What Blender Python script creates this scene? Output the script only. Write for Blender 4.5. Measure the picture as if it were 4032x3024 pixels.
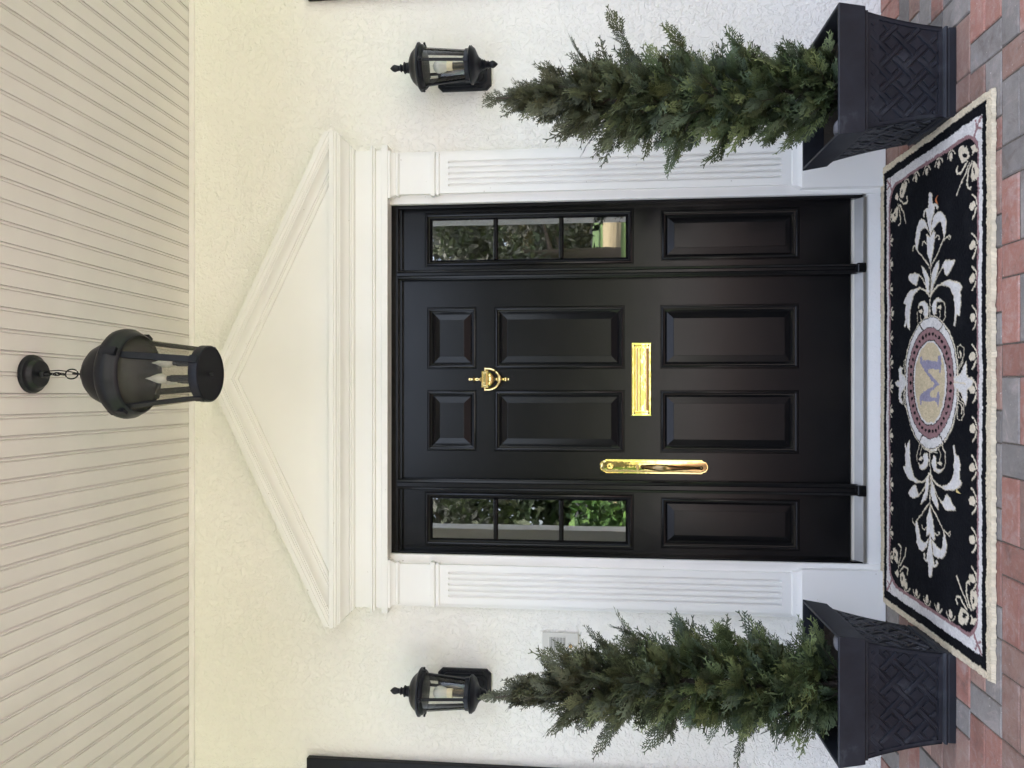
import bpy, bmesh, math, random
import numpy as np
from mathutils import Vector, Matrix

for o in list(bpy.data.objects):
    bpy.data.objects.remove(o, do_unlink=True)
S = bpy.context.scene
COL = S.collection
R = math.radians
PI = math.pi

# ------------------------------------------------------------------ camera
PITCH = R(5.85)
F = Vector((0, math.cos(PITCH), math.sin(PITCH)))
RT = Vector((1, 0, 0))
UP = RT.cross(F)
cam_d = bpy.data.cameras.new('camera')
cam_d.sensor_fit = 'HORIZONTAL'
cam_d.sensor_width = 36
cam_d.lens = 36 * 3028 / 4032
cam_d.clip_start = 0.05
cam_d.clip_end = 2000
cam = bpy.data.objects.new('camera', cam_d)
COL.objects.link(cam)
# the phone was held sideways: picture-right is world-down
M = Matrix((-UP, RT, -F)).transposed().to_4x4()
M.translation = Vector((0, -3.4, 1.22))
cam.matrix_world = M
S.camera = cam

# ------------------------------------------------------------------ world, sun, exposure
SUN_EL, SUN_AZ = R(67), R(20)          # azimuth measured from +Y towards +X: sun stands behind the house
w = bpy.data.worlds.new('World')
S.world = w
w.use_nodes = True
nt = w.node_tree
bg = nt.nodes['Background']
sky = nt.nodes.new('ShaderNodeTexSky')
sky.sky_type = 'NISHITA'
sky.sun_disc = False
sky.sun_elevation = SUN_EL
sky.sun_rotation = SUN_AZ
sky.altitude = 10
sky.air_density = 0.7
sky.dust_density = 5.0
sky.ozone_density = 1.0
hz = nt.nodes.new('ShaderNodeHueSaturation')      # milky, hazy sky
hz.inputs['Saturation'].default_value = 0.62
nt.links.new(sky.outputs['Color'], hz.inputs['Color'])
nt.links.new(hz.outputs['Color'], bg.inputs['Color'])
bg.inputs['Strength'].default_value = 0.15
sd = bpy.data.lights.new('sun', 'SUN')
sd.energy = 0.8
sd.angle = R(12)
sd.color = (1.0, 0.94, 0.84)
so = bpy.data.objects.new('sun', sd)
COL.objects.link(so)
sdir = Vector((math.sin(SUN_AZ) * math.cos(SUN_EL), math.cos(SUN_AZ) * math.cos(SUN_EL), math.sin(SUN_EL)))
so.rotation_euler = sdir.to_track_quat('Z', 'Y').to_euler()
so.location = (0, 0, 20)
S.view_settings.view_transform = 'Standard'
S.view_settings.look = 'None'
S.view_settings.gamma = 1
S.view_settings.use_curve_mapping = False
S.view_settings.exposure = 3.16
S.render.engine = 'CYCLES'
S.cycles.use_denoising = True
S.cycles.max_bounces = 10
S.cycles.diffuse_bounces = 6
S.cycles.transparent_max_bounces = 12
S.cycles.sample_clamp_indirect = 8
S.cycles.caustics_reflective = False
S.cycles.caustics_refractive = False

# ------------------------------------------------------------------ materials
def mat(name, col, rough=0.5, metal=0.0, spec=None, coat=0.0):
    m = bpy.data.materials.new(name)
    m.use_nodes = True
    b = m.node_tree.nodes['Principled BSDF']
    b.inputs['Base Color'].default_value = (*col, 1)
    b.inputs['Roughness'].default_value = rough
    b.inputs['Metallic'].default_value = metal
    if spec is not None:
        b.inputs['Specular IOR Level'].default_value = spec
    if coat:
        b.inputs['Coat Weight'].default_value = coat
    return m

def N(m, t, **kw):
    n = m.node_tree.nodes.new(t)
    for k, v in kw.items():
        if k in n.inputs:
            n.inputs[k].default_value = v
        else:
            setattr(n, k, v)
    return n

def L(m, a, b):
    m.node_tree.links.new(a, b)

def bsdf(m):
    return m.node_tree.nodes['Principled BSDF']

def coords(m, kind='Object'):
    return N(m, 'ShaderNodeTexCoord').outputs[kind]

def noise(m, scale, detail=3, rough=0.5, dist=0.0, vec=None):
    n = N(m, 'ShaderNodeTexNoise')
    n.inputs['Scale'].default_value = scale
    n.inputs['Detail'].default_value = detail
    n.inputs['Roughness'].default_value = rough
    n.inputs['Distortion'].default_value = dist
    if vec is not None:
        L(m, vec, n.inputs['Vector'])
    return n

def ramp(m, fac, stops):
    n = N(m, 'ShaderNodeValToRGB')
    e = n.color_ramp.elements
    while len(e) < len(stops):
        e.new(0.5)
    for i, (p, c) in enumerate(stops):
        e[i].position = p
        e[i].color = (*c, 1) if len(c) == 3 else c
    L(m, fac, n.inputs['Fac'])
    return n.outputs['Color']

def bump(m, h, strength, dist, normal=None):
    b = N(m, 'ShaderNodeBump')
    b.inputs['Strength'].default_value = strength
    b.inputs['Distance'].default_value = dist
    L(m, h, b.inputs['Height'])
    if normal is not None:
        L(m, normal, b.inputs['Normal'])
    return b.outputs['Normal']

def mixc(m, fac, a, b, mode='MIX'):
    n = N(m, 'ShaderNodeMix')
    n.data_type = 'RGBA'
    n.blend_type = mode
    for sock, v in ((n.inputs[0], fac), (n.inputs[6], a), (n.inputs[7], b)):
        if isinstance(v, (int, float)):
            sock.default_value = v
        elif isinstance(v, tuple):
            sock.default_value = (*v, 1)
        else:
            L(m, v, sock)
    return n.outputs[2]

def math_(m, op, a, b=0.0):
    n = N(m, 'ShaderNodeMath')
    n.operation = op
    for i, v in enumerate((a, b)):
        if isinstance(v, (int, float)):
            n.inputs[i].default_value = v
        else:
            L(m, v, n.inputs[i])
    return n.outputs[0]

# trowelled stucco: raised plates with wormy creases between them
MS = mat('stucco', (0.80, 0.77, 0.68), 0.75)
v = coords(MS)
n1 = noise(MS, 46, 3, 0.55, 1.0, v)
plate = ramp(MS, n1.outputs['Fac'], [(0.40, (0, 0, 0)), (0.52, (1, 1, 1))])
n2 = noise(MS, 85, 3, 0.6, 0.3, v)
n3 = noise(MS, 2.2, 3, 0.5, 0, v)
nb = bump(MS, plate, 0.62, 0.0043)
nb = bump(MS, n2.outputs['Fac'], 0.42, 0.004, nb)
L(MS, nb, bsdf(MS).inputs['Normal'])
cbase = ramp(MS, n3.outputs['Fac'], [(0.3, (0.79, 0.775, 0.725)), (0.7, (0.825, 0.81, 0.765))])
spk = noise(MS, 170, 1, 0.5, 0, v)
zone = noise(MS, 5.0, 2, 0.5, 0, v)
sp = math_(MS, 'MULTIPLY', math_(MS, 'GREATER_THAN', spk.outputs['Fac'], 0.735), math_(MS, 'GREATER_THAN', zone.outputs['Fac'], 0.60))
L(MS, mixc(MS, math_(MS, 'MULTIPLY', sp, 0.55), cbase, (0.22, 0.18, 0.12)), bsdf(MS).inputs['Base Color'])

MCU = mat('painted_curb', (0.82, 0.81, 0.79), 0.7)
L(MCU, bump(MCU, noise(MCU, 55, 4, 0.6, 0.6, coords(MCU)).outputs['Fac'], 0.5, 0.006), bsdf(MCU).inputs['Normal'])
MT = mat('white_trim_paint', (0.82, 0.805, 0.755), 0.45)
v = coords(MT)
nn = noise(MT, 3, 3, 0.5, 0, v)
tb = ramp(MT, nn.outputs['Fac'], [(0.3, (0.76, 0.752, 0.73)), (0.7, (0.795, 0.787, 0.765))])
sp1 = noise(MT, 60, 1, 0.5, 0, v)
spf = math_(MT, 'GREATER_THAN', sp1.outputs['Fac'], 0.80)
L(MT, mixc(MT, math_(MT, 'MULTIPLY', spf, 0.5), tb, (0.25, 0.2, 0.14)), bsdf(MT).inputs['Base Color'])
L(MT, bump(MT, noise(MT, 260, 2, 0.5, 0, v).outputs['Fac'], 0.08, 0.001), bsdf(MT).inputs['Normal'])

MC = mat('ceiling_paint', (0.74, 0.69, 0.62), 0.5)
v = coords(MC)
nn = noise(MC, 4, 4, 0.55, 0, v)
tb = ramp(MC, nn.outputs['Fac'], [(0.3, (0.71, 0.685, 0.675)), (0.7, (0.76, 0.735, 0.72))])
sp1 = noise(MC, 45, 1, 0.5, 0, v)
spf = math_(MC, 'GREATER_THAN', sp1.outputs['Fac'], 0.80)
L(MC, mixc(MC, math_(MC, 'MULTIPLY', spf, 0.4), tb, (0.25, 0.18, 0.14)), bsdf(MC).inputs['Base Color'])
L(MC, bump(MC, noise(MC, 150, 2, 0.5, 0, v).outputs['Fac'], 0.06, 0.001), bsdf(MC).inputs['Normal'])

MB_ = mat('black_door_paint', (0.006, 0.006, 0.0066), 0.25, spec=0.26)
v = coords(MB_)
mp = N(MB_, 'ShaderNodeMapping')
mp.inputs['Scale'].default_value = (1, 1, 0.08)
L(MB_, v, mp.inputs['Vector'])
L(MB_, bump(MB_, noise(MB_, 220, 3, 0.5, 0, mp.outputs['Vector']).outputs['Fac'], 0.06, 0.001), bsdf(MB_).inputs['Normal'])
rn = noise(MB_, 6, 3, 0.5, 0, v)
L(MB_, math_(MB_, 'ADD', math_(MB_, 'MULTIPLY', rn.outputs['Fac'], 0.08), 0.17), bsdf(MB_).inputs['Roughness'])

MP = mat('black_planter_resin', (0.02, 0.021, 0.025), 0.5, spec=0.4)
v = coords(MP)
dn = noise(MP, 9, 5, 0.65, 0.4, v)
dust = ramp(MP, dn.outputs['Fac'], [(0.35, (0.009, 0.010, 0.0145)), (0.60, (0.016, 0.018, 0.025)), (0.76, (0.055, 0.060, 0.068))])
L(MP, dust, bsdf(MP).inputs['Base Color'])
L(MP, bump(MP, noise(MP, 180, 3, 0.6, 0, v).outputs['Fac'], 0.15, 0.001), bsdf(MP).inputs['Normal'])

MI = mat('black_iron', (0.014, 0.014, 0.016), 0.42, spec=0.25)
v = coords(MI)
ir = noise(MI, 35, 3, 0.6, 0, v)
L(MI, ramp(MI, ir.outputs['Fac'], [(0.35, (0.005, 0.006, 0.009)), (0.75, (0.012, 0.013, 0.0175))]), bsdf(MI).inputs['Base Color'])
L(MI, math_(MI, 'ADD', math_(MI, 'MULTIPLY', ir.outputs['Fac'], 0.25), 0.28), bsdf(MI).inputs['Roughness'])

MBR = mat('polished_brass', (0.86, 0.68, 0.32), 0.07, 1.0)
v = coords(MBR)
L(MBR, bump(MBR, noise(MBR, 32, 3, 0.5, 0, v).outputs['Fac'], 0.22, 0.003), bsdf(MBR).inputs['Normal'])
MBD = mat('aged_brass', (0.26, 0.18, 0.085), 0.18, 1.0)
MAL = mat('aluminium', (0.36, 0.355, 0.34), 0.42, 1.0)
v = coords(MAL)
L(MAL, math_(MAL, 'ADD', math_(MAL, 'MULTIPLY', noise(MAL, 25, 3, 0.6, 0, v).outputs['Fac'], 0.25), 0.36), bsdf(MAL).inputs['Roughness'])
MCA = mat('almond_vinyl', (0.62, 0.59, 0.52), 0.5)
MBU = mat('frosted_bulb', (0.58, 0.57, 0.54), 0.25)
MSO = mat('cream_socket', (0.70, 0.62, 0.44), 0.5)
MIC = mat('beige_intercom_plastic', (0.56, 0.55, 0.51), 0.5)
MID = mat('intercom_slot_dark', (0.06, 0.06, 0.06), 0.7)
MBT = mat('amber_button', (0.72, 0.50, 0.22), 0.3)
MSH = mat('shutter_black', (0.006, 0.0065, 0.008), 0.45, spec=0.22)
MDK = mat('room_interior', (0.05, 0.045, 0.04), 0.9)
MJ = mat('joint_sand', (0.10, 0.085, 0.07), 0.95)
v = coords(MJ)
L(MJ, ramp(MJ, noise(MJ, 300, 2, 0.6, 0, v).outputs['Fac'], [(0.3, (0.04, 0.033, 0.028)), (0.75, (0.20, 0.17, 0.14))]), bsdf(MJ).inputs['Base Color'])

def glass_mat(name, refl, tint, rough=0.0):
    m = bpy.data.materials.new(name)
    m.use_nodes = True
    t = m.node_tree
    t.nodes.remove(t.nodes['Principled BSDF'])
    fr = N(m, 'ShaderNodeFresnel')
    fr.inputs['IOR'].default_value = refl
    g = N(m, 'ShaderNodeBsdfGlossy')
    g.inputs['Roughness'].default_value = rough
    tr = N(m, 'ShaderNodeBsdfTransparent')
    tr.inputs['Color'].default_value = (*tint, 1)
    mx = N(m, 'ShaderNodeMixShader')
    L(m, fr.outputs[0], mx.inputs[0])
    L(m, tr.outputs[0], mx.inputs[1])
    L(m, g.outputs[0], mx.inputs[2])
    L(m, mx.outputs[0], t.nodes['Material Output'].inputs['Surface'])
    nz = noise(m, 3.2, 2, 0.5, 0, coords(m))
    nb_ = bump(m, nz.outputs['Fac'], 0.05, 0.004)
    L(m, nb_, g.inputs['Normal'])
    return m
MGL = glass_mat('window_glass', 2.7, (0.75, 0.78, 0.77), 0.012)
MGW = glass_mat('lantern_glass', 1.5, (0.93, 0.93, 0.91), 0.03)
# seeded, dusty pendant glass
MGP = bpy.data.materials.new('seeded_glass')
MGP.use_nodes = True
t = MGP.node_tree
pb = bsdf(MGP)
pb.inputs['Base Color'].default_value = (0.36, 0.34, 0.29, 1)
pb.inputs['Roughness'].default_value = 0.25
tr = N(MGP, 'ShaderNodeBsdfTransparent')
tr.inputs['Color'].default_value = (0.80, 0.79, 0.74, 1)
mx = N(MGP, 'ShaderNodeMixShader')
gn = noise(MGP, 130, 3, 0.6, 0, coords(MGP))
gf = ramp(MGP, gn.outputs['Fac'], [(0.45, (0.06, 0.06, 0.06)), (0.80, (0.20, 0.20, 0.20))])
L(MGP, gf, mx.inputs[0])
L(MGP, tr.outputs[0], mx.inputs[1])
L(MGP, pb.outputs[0], mx.inputs[2])
L(MGP, mx.outputs[0], t.nodes['Material Output'].inputs['Surface'])

def paver_mat(name, stops, dirt):
    m = mat(name, stops[0], 0.82)
    g = coords(m, 'Object')
    oi = N(m, 'ShaderNodeObjectInfo')
    ofs = N(m, 'ShaderNodeVectorMath')
    ofs.operation = 'ADD'
    comb = N(m, 'ShaderNodeCombineXYZ')
    L(m, math_(m, 'MULTIPLY', oi.outputs['Random'], 37.0), comb.inputs[0])
    L(m, math_(m, 'MULTIPLY', oi.outputs['Random'], 91.0), comb.inputs[1])
    L(m, g, ofs.inputs[0])
    L(m, comb.outputs[0], ofs.inputs[1])
    vec = ofs.outputs[0]
    a = noise(m, 14, 5, 0.65, 0.3, vec)
    c = ramp(m, a.outputs['Fac'], [(0.3, stops[0]), (0.55, stops[1]), (0.75, stops[2])])
    f = noise(m, 420, 2, 0.7, 0, vec)
    c = mixc(m, 0.7, c, ramp(m, f.outputs['Fac'], [(0.3, (0.45, 0.45, 0.45)), (0.7, (0.75, 0.75, 0.75))]), 'OVERLAY')
    d = noise(m, 30, 4, 0.7, 0.8, vec)
    df = ramp(m, d.outputs['Fac'], [(0.48, (0, 0, 0)), (0.78, (0.75, 0.75, 0.75))])
    c = mixc(m, df, c, dirt)
    bl = noise(m, 8, 6, 0.75, 0.6, vec)                  # pale bloom and dark grime
    c = mixc(m, ramp(m, bl.outputs['Fac'], [(0.54, (0, 0, 0)), (0.70, (0.55, 0.55, 0.55))]), c, (0.46, 0.37, 0.34))
    c = mixc(m, ramp(m, bl.outputs['Fac'], [(0.30, (0.6, 0.6, 0.6)), (0.46, (0, 0, 0))]), c, (0.11, 0.075, 0.06))
    sp = noise(m, 95, 1, 0.5, 0, vec)
    c = mixc(m, math_(m, 'MULTIPLY', math_(m, 'GREATER_THAN', sp.outputs['Fac'], 0.76), 0.6), c, (0.6, 0.55, 0.5))
    hs = N(m, 'ShaderNodeHueSaturation')
    L(m, c, hs.inputs['Color'])
    L(m, math_(m, 'ADD', math_(m, 'MULTIPLY', oi.outputs['Random'], 0.42), 0.64), hs.inputs['Value'])
    L(m, hs.outputs[0], bsdf(m).inputs['Base Color'])
    nb_ = bump(m, f.outputs['Fac'], 0.4, 0.0012)
    L(m, bump(m, a.outputs['Fac'], 0.3, 0.003, nb_), bsdf(m).inputs['Normal'])
    return m
MBRK = {
    'r': paver_mat('red_paver', [(0.25, 0.112, 0.086), (0.30, 0.142, 0.108), (0.295, 0.165, 0.130)], (0.40, 0.30, 0.27)),
    'b': paver_mat('brown_paver', [(0.22, 0.125, 0.098), (0.275, 0.165, 0.130), (0.26, 0.18, 0.150)], (0.36, 0.28, 0.24)),
    'g': paver_mat('grey_paver', [(0.165, 0.148, 0.136), (0.205, 0.185, 0.170), (0.235, 0.205, 0.185)], (0.28, 0.26, 0.25)),
}

def attr_mat(name, rough, attr='col', bscale=None, trans=0.0, spec=0.3):
    m = mat(name, (0.5, 0.5, 0.5), rough, spec=spec)
    a = N(m, 'ShaderNodeAttribute')
    a.attribute_name = attr
    L(m, a.outputs['Color'], bsdf(m).inputs['Base Color'])
    if bscale:
        n = noise(m, bscale, 3, 0.7, 0, coords(m))
        L(m, bump(m, n.outputs['Fac'], 0.8, 0.004), bsdf(m).inputs['Normal'])
    return m
MRUG = attr_mat('tufted_wool', 0.95, bscale=330, spec=0.1)
MFOL = attr_mat('cedar_foliage', 0.55, spec=0.35)
MLEAF = attr_mat('tree_leaves', 0.6, spec=0.3)
MBARK = mat('bark', (0.09, 0.07, 0.055), 0.9)
L(MBARK, bump(MBARK, noise(MBARK, 14, 5, 0.7, 0.5, coords(MBARK)).outputs['Fac'], 0.8, 0.03), bsdf(MBARK).inputs['Normal'])
MSTEM = mat('brown_stem', (0.055, 0.04, 0.03), 0.8)
MPEB = mat('grey_pebble', (0.12, 0.12, 0.13), 0.6)
MSOIL = mat('potting_soil', (0.03, 0.022, 0.016), 0.95)
L(MSOIL, bump(MSOIL, noise(MSOIL, 120, 3, 0.7, 0, coords(MSOIL)).outputs['Fac'], 1.0, 0.01), bsdf(MSOIL).inputs['Normal'])
MDRY = mat('rust_leaf', (0.36, 0.11, 0.03), 0.6)
MYEL = mat('straw_leaf', (0.60, 0.48, 0.20), 0.6)
MLAWN = mat('lawn_grass', (0.07, 0.13, 0.03), 0.9)
L(MLAWN, ramp(MLAWN, noise(MLAWN, 1.5, 6, 0.7, 0, coords(MLAWN)).outputs['Fac'], [(0.3, (0.055, 0.105, 0.022)), (0.7, (0.12, 0.18, 0.05))]), bsdf(MLAWN).inputs['Base Color'])
MSAND = mat('dry_fairway', (0.34, 0.27, 0.15), 0.95)
L(MSAND, ramp(MSAND, noise(MSAND, 0.6, 5, 0.7, 0, coords(MSAND)).outputs['Fac'], [(0.3, (0.28, 0.23, 0.11)), (0.7, (0.42, 0.33, 0.20))]), bsdf(MSAND).inputs['Base Color'])
MBOUNCE = mat('bounce_pale', (0.40, 0.35, 0.30), 0.9)  # pale colour of the added ground that bounces light to the porch
L(MBOUNCE, ramp(MBOUNCE, noise(MBOUNCE, 2.5, 5, 0.6, 0, coords(MBOUNCE)).outputs['Fac'], [(0.3, (0.36, 0.345, 0.33)), (0.7, (0.45, 0.43, 0.415))]), bsdf(MBOUNCE).inputs['Base Color'])
MSUNBLOCK = mat('sun_block_grey', (0.12, 0.11, 0.10), 0.9)  # plain grey for the added sun-blocking slab

# ------------------------------------------------------------------ mesh helpers
class MB:
    """collects faces and links them as ONE mesh object"""
    def __init__(s):
        s.v, s.f = [], []

    def add(s, vs, fs):
        b = len(s.v)
        s.v += [tuple(p) for p in vs]
        s.f += [tuple(i + b for i in f) for f in fs]
        return s

    def box(s, x0, x1, y0, y1, z0, z1):
        if x0 > x1: x0, x1 = x1, x0
        if y0 > y1: y0, y1 = y1, y0
        if z0 > z1: z0, z1 = z1, z0
        vs = [(x, y, z) for z in (z0, z1) for y in (y0, y1) for x in (x0, x1)]
        return s.add(vs, [(0, 2, 3, 1), (4, 5, 7, 6), (0, 1, 5, 4), (2, 6, 7, 3), (0, 4, 6, 2), (1, 3, 7, 5)])

    def lathe(s, prof, n=32, c=(0, 0, 0), cap=True):
        vs, fs = [], []
        for r, z in prof:
            for k in range(n):
                a = 2 * PI * k / n
                vs.append((c[0] + r * math.cos(a), c[1] + r * math.sin(a), c[2] + z))
        for i in range(len(prof) - 1):
            for k in range(n):
                k2 = (k + 1) % n
                fs.append((i * n + k, i * n + k2, (i + 1) * n + k2, (i + 1) * n + k))
        if cap:
            fs.append(tuple(range(n - 1, -1, -1)))
            b = (len(prof) - 1) * n
            fs.append(tuple(range(b, b + n)))
        return s.add(vs, fs)

    def tube(s, pts, rads, n=10, cap=True, closed=False):
        pts = [Vector(p) for p in pts]
        if isinstance(rads, (int, float)):
            rads = [rads] * len(pts)
        vs, fs = [], []
        m = len(pts)
        ref = Vector((0.3, 0.2, 1)).normalized()
        for i, p in enumerate(pts):
            if closed:
                t = pts[(i + 1) % m] - pts[i - 1]
            else:
                t = pts[min(i + 1, m - 1)] - pts[max(i - 1, 0)]
            t.normalize()
            if abs(t.dot(ref)) > 0.95:
                a = t.cross(Vector((1, 0, 0))).normalized()
            else:
                a = t.cross(ref).normalized()
            b = t.cross(a)
            for k in range(n):
                an = 2 * PI * k / n
                vs.append(p + (a * math.cos(an) + b * math.sin(an)) * rads[i])
        seg = m if closed else m - 1
        for i in range(seg):
            j = (i + 1) % m
            for k in range(n):
                k2 = (k + 1) % n
                fs.append((i * n + k, i * n + k2, j * n + k2, j * n + k))
        if cap and not closed:
            fs.append(tuple(range(n - 1, -1, -1)))
            fs.append(tuple(range((m - 1) * n, m * n)))
        return s.add(vs, fs)

    def loft(s, rings, cap0=False, cap1=False):
        n = len(rings[0])
        vs = [p for r in rings for p in r]
        fs = []
        for i in range(len(rings) - 1):
            for k in range(n):
                k2 = (k + 1) % n
                fs.append((i * n + k, i * n + k2, (i + 1) * n + k2, (i + 1) * n + k))
        if cap0: fs.append(tuple(range(n - 1, -1, -1)))
        if cap1: fs.append(tuple(range((len(rings) - 1) * n, len(rings) * n)))
        return s.add(vs, fs)

    def sweep3(s, prof, xc, hw, yf, yb=0.0):
        """moulding profile (o, z) wrapped round the front and both returned ends of a block"""
        paths = []
        for o, z in prof:
            paths.append([(xc - hw - o, yb, z), (xc - hw - o, yf - o, z), (xc + hw + o, yf - o, z), (xc + hw + o, yb, z)])
        vs = [p for q in paths for p in q]
        fs = []
        for i in range(len(prof) - 1):
            for k in range(3):
                fs.append((i * 4 + k, i * 4 + k + 1, (i + 1) * 4 + k + 1, (i + 1) * 4 + k))
        fs.append((0, 3, 2, 1))
        b = (len(prof) - 1) * 4
        fs.append((b, b + 1, b + 2, b + 3))
        return s.add(vs, fs)

    def prism_x(s, prof, x0, x1):
        """closed (y, z) outline run along x"""
        n = len(prof)
        vs = [(x0, y, z) for y, z in prof] + [(x1, y, z) for y, z in prof]
        fs = [(k, (k + 1) % n, n + (k + 1) % n, n + k) for k in range(n)]
        fs += [tuple(range(n - 1, -1, -1)), tuple(range(n, 2 * n))]
        return s.add(vs, fs)

    def rects(s, cx, cz, hw, hh, steps, y0, close=True):
        """nested rectangular frames: steps = (inset, depth towards the viewer)"""
        rings = []
        for ins, d in steps:
            a, b = hw - ins, hh - ins
            rings.append([(cx - a, y0 - d, cz - b), (cx + a, y0 - d, cz - b), (cx + a, y0 - d, cz + b), (cx - a, y0 - d, cz + b)])
        return s.loft(rings, False, close)

    def mesh(s, name, m, smooth=35, col=None):
        me = bpy.data.meshes.new(name)
        me.from_pydata(s.v, [], s.f)
        bm = bmesh.new()
        bm.from_mesh(me)
        bmesh.ops.recalc_face_normals(bm, faces=bm.faces)
        bm.to_mesh(me)
        bm.free()
        if smooth:
            me.polygons.foreach_set('use_smooth', [True] * len(me.polygons))
            me.set_sharp_from_angle(angle=R(smooth))
        me.materials.append(m)
        me.update()
        return me

BASE = {}
def thing(name, label, cat, loc=(0, 0, 0), rz=0.0, group=None):
    o = bpy.data.objects.new(name, None)
    o.empty_display_size = 0.05
    COL.objects.link(o)
    o.location = loc
    o.rotation_euler = (0, 0, rz)
    o['label'] = label
    o['category'] = cat
    if group: o['group'] = group
    BASE[o.name] = Vector(loc)
    return o

def tag(o, label, cat, group=None):
    o['label'] = label
    o['category'] = cat
    if group: o['group'] = group

def part(name, mb, m, parent, smooth=35, world=True, bevel=0.0, label=None):
    """mesh built in world coordinates (world=True) hung on a thing or part"""
    root = parent
    while root is not None and root.parent is not None:
        root = root.parent
    if world and root is not None:
        off = BASE[root.name]
        mb.v = [(x - off.x, y - off.y, z - off.z) for x, y, z in mb.v]
    o = bpy.data.objects.new(name, mb.mesh(name, m, smooth))
    COL.objects.link(o)
    if parent is not None: o.parent = parent
    if bevel:
        bv = o.modifiers.new('bevel', 'BEVEL')
        bv.width = bevel
        bv.segments = 2
        bv.limit_method = 'ANGLE'
        bv.angle_limit = R(40)
        bv.harden_normals = False
    if label: o['label'] = label
    return o

def single(name, mb, m, label, cat, smooth=35, group=None, bevel=0.0):
    o = part(name, mb, m, None, smooth, False, bevel)
    tag(o, label, cat, group)
    return o

def copy_tree(o, parent=None):
    c = o.copy()
    COL.objects.link(c)
    c.parent = parent
    for ch in list(o.children):
        copy_tree(ch, c)
    return c

def raw_object(name, V, Q, m, parent=None, colors=None, smooth=False):
    """numpy verts and quads straight into a mesh"""
    me = bpy.data.meshes.new(name)
    V = np.asarray(V, dtype=np.float32)
    Q = np.asarray(Q, dtype=np.int32)
    me.vertices.add(len(V))
    me.vertices.foreach_set('co', V.ravel())
    k = Q.shape[1]
    me.loops.add(Q.size)
    me.loops.foreach_set('vertex_index', Q.ravel())
    me.polygons.add(len(Q))
    me.polygons.foreach_set('loop_start', np.arange(0, Q.size, k, dtype=np.int32))
    me.polygons.foreach_set('loop_total', np.full(len(Q), k, dtype=np.int32))
    if smooth:
        me.polygons.foreach_set('use_smooth', np.ones(len(Q), dtype=bool))
    me.update(calc_edges=True)
    if colors is not None:
        ca = me.color_attributes.new('col', 'FLOAT_COLOR', 'POINT')
        c4 = np.ones((len(V), 4), dtype=np.float32)
        c4[:, :3] = colors
        ca.data.foreach_set('color', c4.ravel())
    me.materials.append(m)
    o = bpy.data.objects.new(name, me)
    COL.objects.link(o)
    if parent is not None: o.parent = parent
    return o

rng = random.Random(7)
XC = 0.022                                            # centre line of the doorway

# ------------------------------------------------------------------ ground outside
def sheet(name, x0, x1, y0, y1, z, m):
    o = part(name, MB().add([(x0, y0, z), (x1, y0, z), (x1, y1, z), (x0, y1, z)], [(0, 1, 2, 3)]), m, None, 0, False)
    o['kind'] = 'structure'
    return o
sheet('lawn', -400, 400, -700, 30, -0.09, MLAWN)
sheet('dry_fairway', -300, 300, -78, -30, -0.085, MSAND)

sheet('bounce_ground', -14, 14, -13.5, -4.6, -0.06, MBOUNCE)  # unseen pale ground, added to bounce light up into the porch

# ------------------------------------------------------------------ brick patio
patio = bpy.data.objects.new('brick_patio', None)
COL.objects.link(patio)
patio['kind'] = 'structure'
BASE['brick_patio'] = Vector((0, 0, 0))
part('joint_sand', MB().box(-3.2, 3.2, -4.6, -0.001, -0.08, -0.004), MJ, patio, 0)
MX, MY = 0.0982, 0.0965
GAP = 0.0042

def paver_mesh(name, lx, ly, m, seed):
    rr = random.Random(seed)
    h = 0.05
    c = 0.0035
    rings = []
    a, b = lx / 2 - GAP / 2, ly / 2 - GAP / 2
    j = lambda: rr.uniform(-0.0009, 0.0009)
    def ring(a, b, z, jit):
        pts = []
        for sx, sy in ((-1, -1), (0, -1), (1, -1), (1, 0), (1, 1), (0, 1), (-1, 1), (-1, 0)):
            pts.append((sx * a + (j() if jit else 0), sy * b + (j() if jit else 0), z + (j() * 0.6 if jit else 0)))
        return pts
    mb = MB().loft([ring(a, b, -h, 0), ring(a, b, -c, 1), ring(a - c, b - c, 0, 1)], False, True)
    return mb.mesh(name, m, 0)

PM = {}
for key in 'rbg':
    for orient in 'hv':
        for sd_ in range(2):
            lx, ly = (2 * MX, MY) if orient == 'h' else (MX, 2 * MY)
            PM[key, orient, sd_] = paver_mesh('brick', lx, ly, MBRK[key], hash((key == 'r', orient == 'h', sd_)) % 999)

far_bricks = MB()
def brick(cx, cy, orient, key, seen=True):
    if not seen:
        lx, ly = (2 * MX, MY) if orient == 'h' else (MX, 2 * MY)
        far_bricks.box(cx - lx / 2 + GAP / 2, cx + lx / 2 - GAP / 2, cy - ly / 2 + GAP / 2, cy + ly / 2 - GAP / 2, -0.05, 0)
        return
    o = bpy.data.objects.new('brick', PM[key, orient, rng.randrange(2)])
    COL.objects.link(o)
    o.parent = patio
    o.location = (cx, cy, rng.uniform(-0.0012, 0.0012))
    o.rotation_euler = (rng.uniform(-0.004, 0.004), rng.uniform(-0.004, 0.004), rng.uniform(-0.004, 0.004) + (PI if rng.random() < 0.5 else 0))

def pick():
    return rng.choices('rbg', (0.38, 0.38, 0.24))[0]
def in_view(cx, cy):
    return abs(cx) < (cy + 3.4) * 0.56 + 0.16 and cy > -1.35
# soldier course against the house
k = -32
soldier = 'rbgrrgbrgbrr'
for k in range(-32, 33):
    x = k * MX + 0.045
    brick(x, -MY, 'v', soldier[k % 12] if rng.random() < 0.8 else pick(), in_view(x, -MY))
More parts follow.
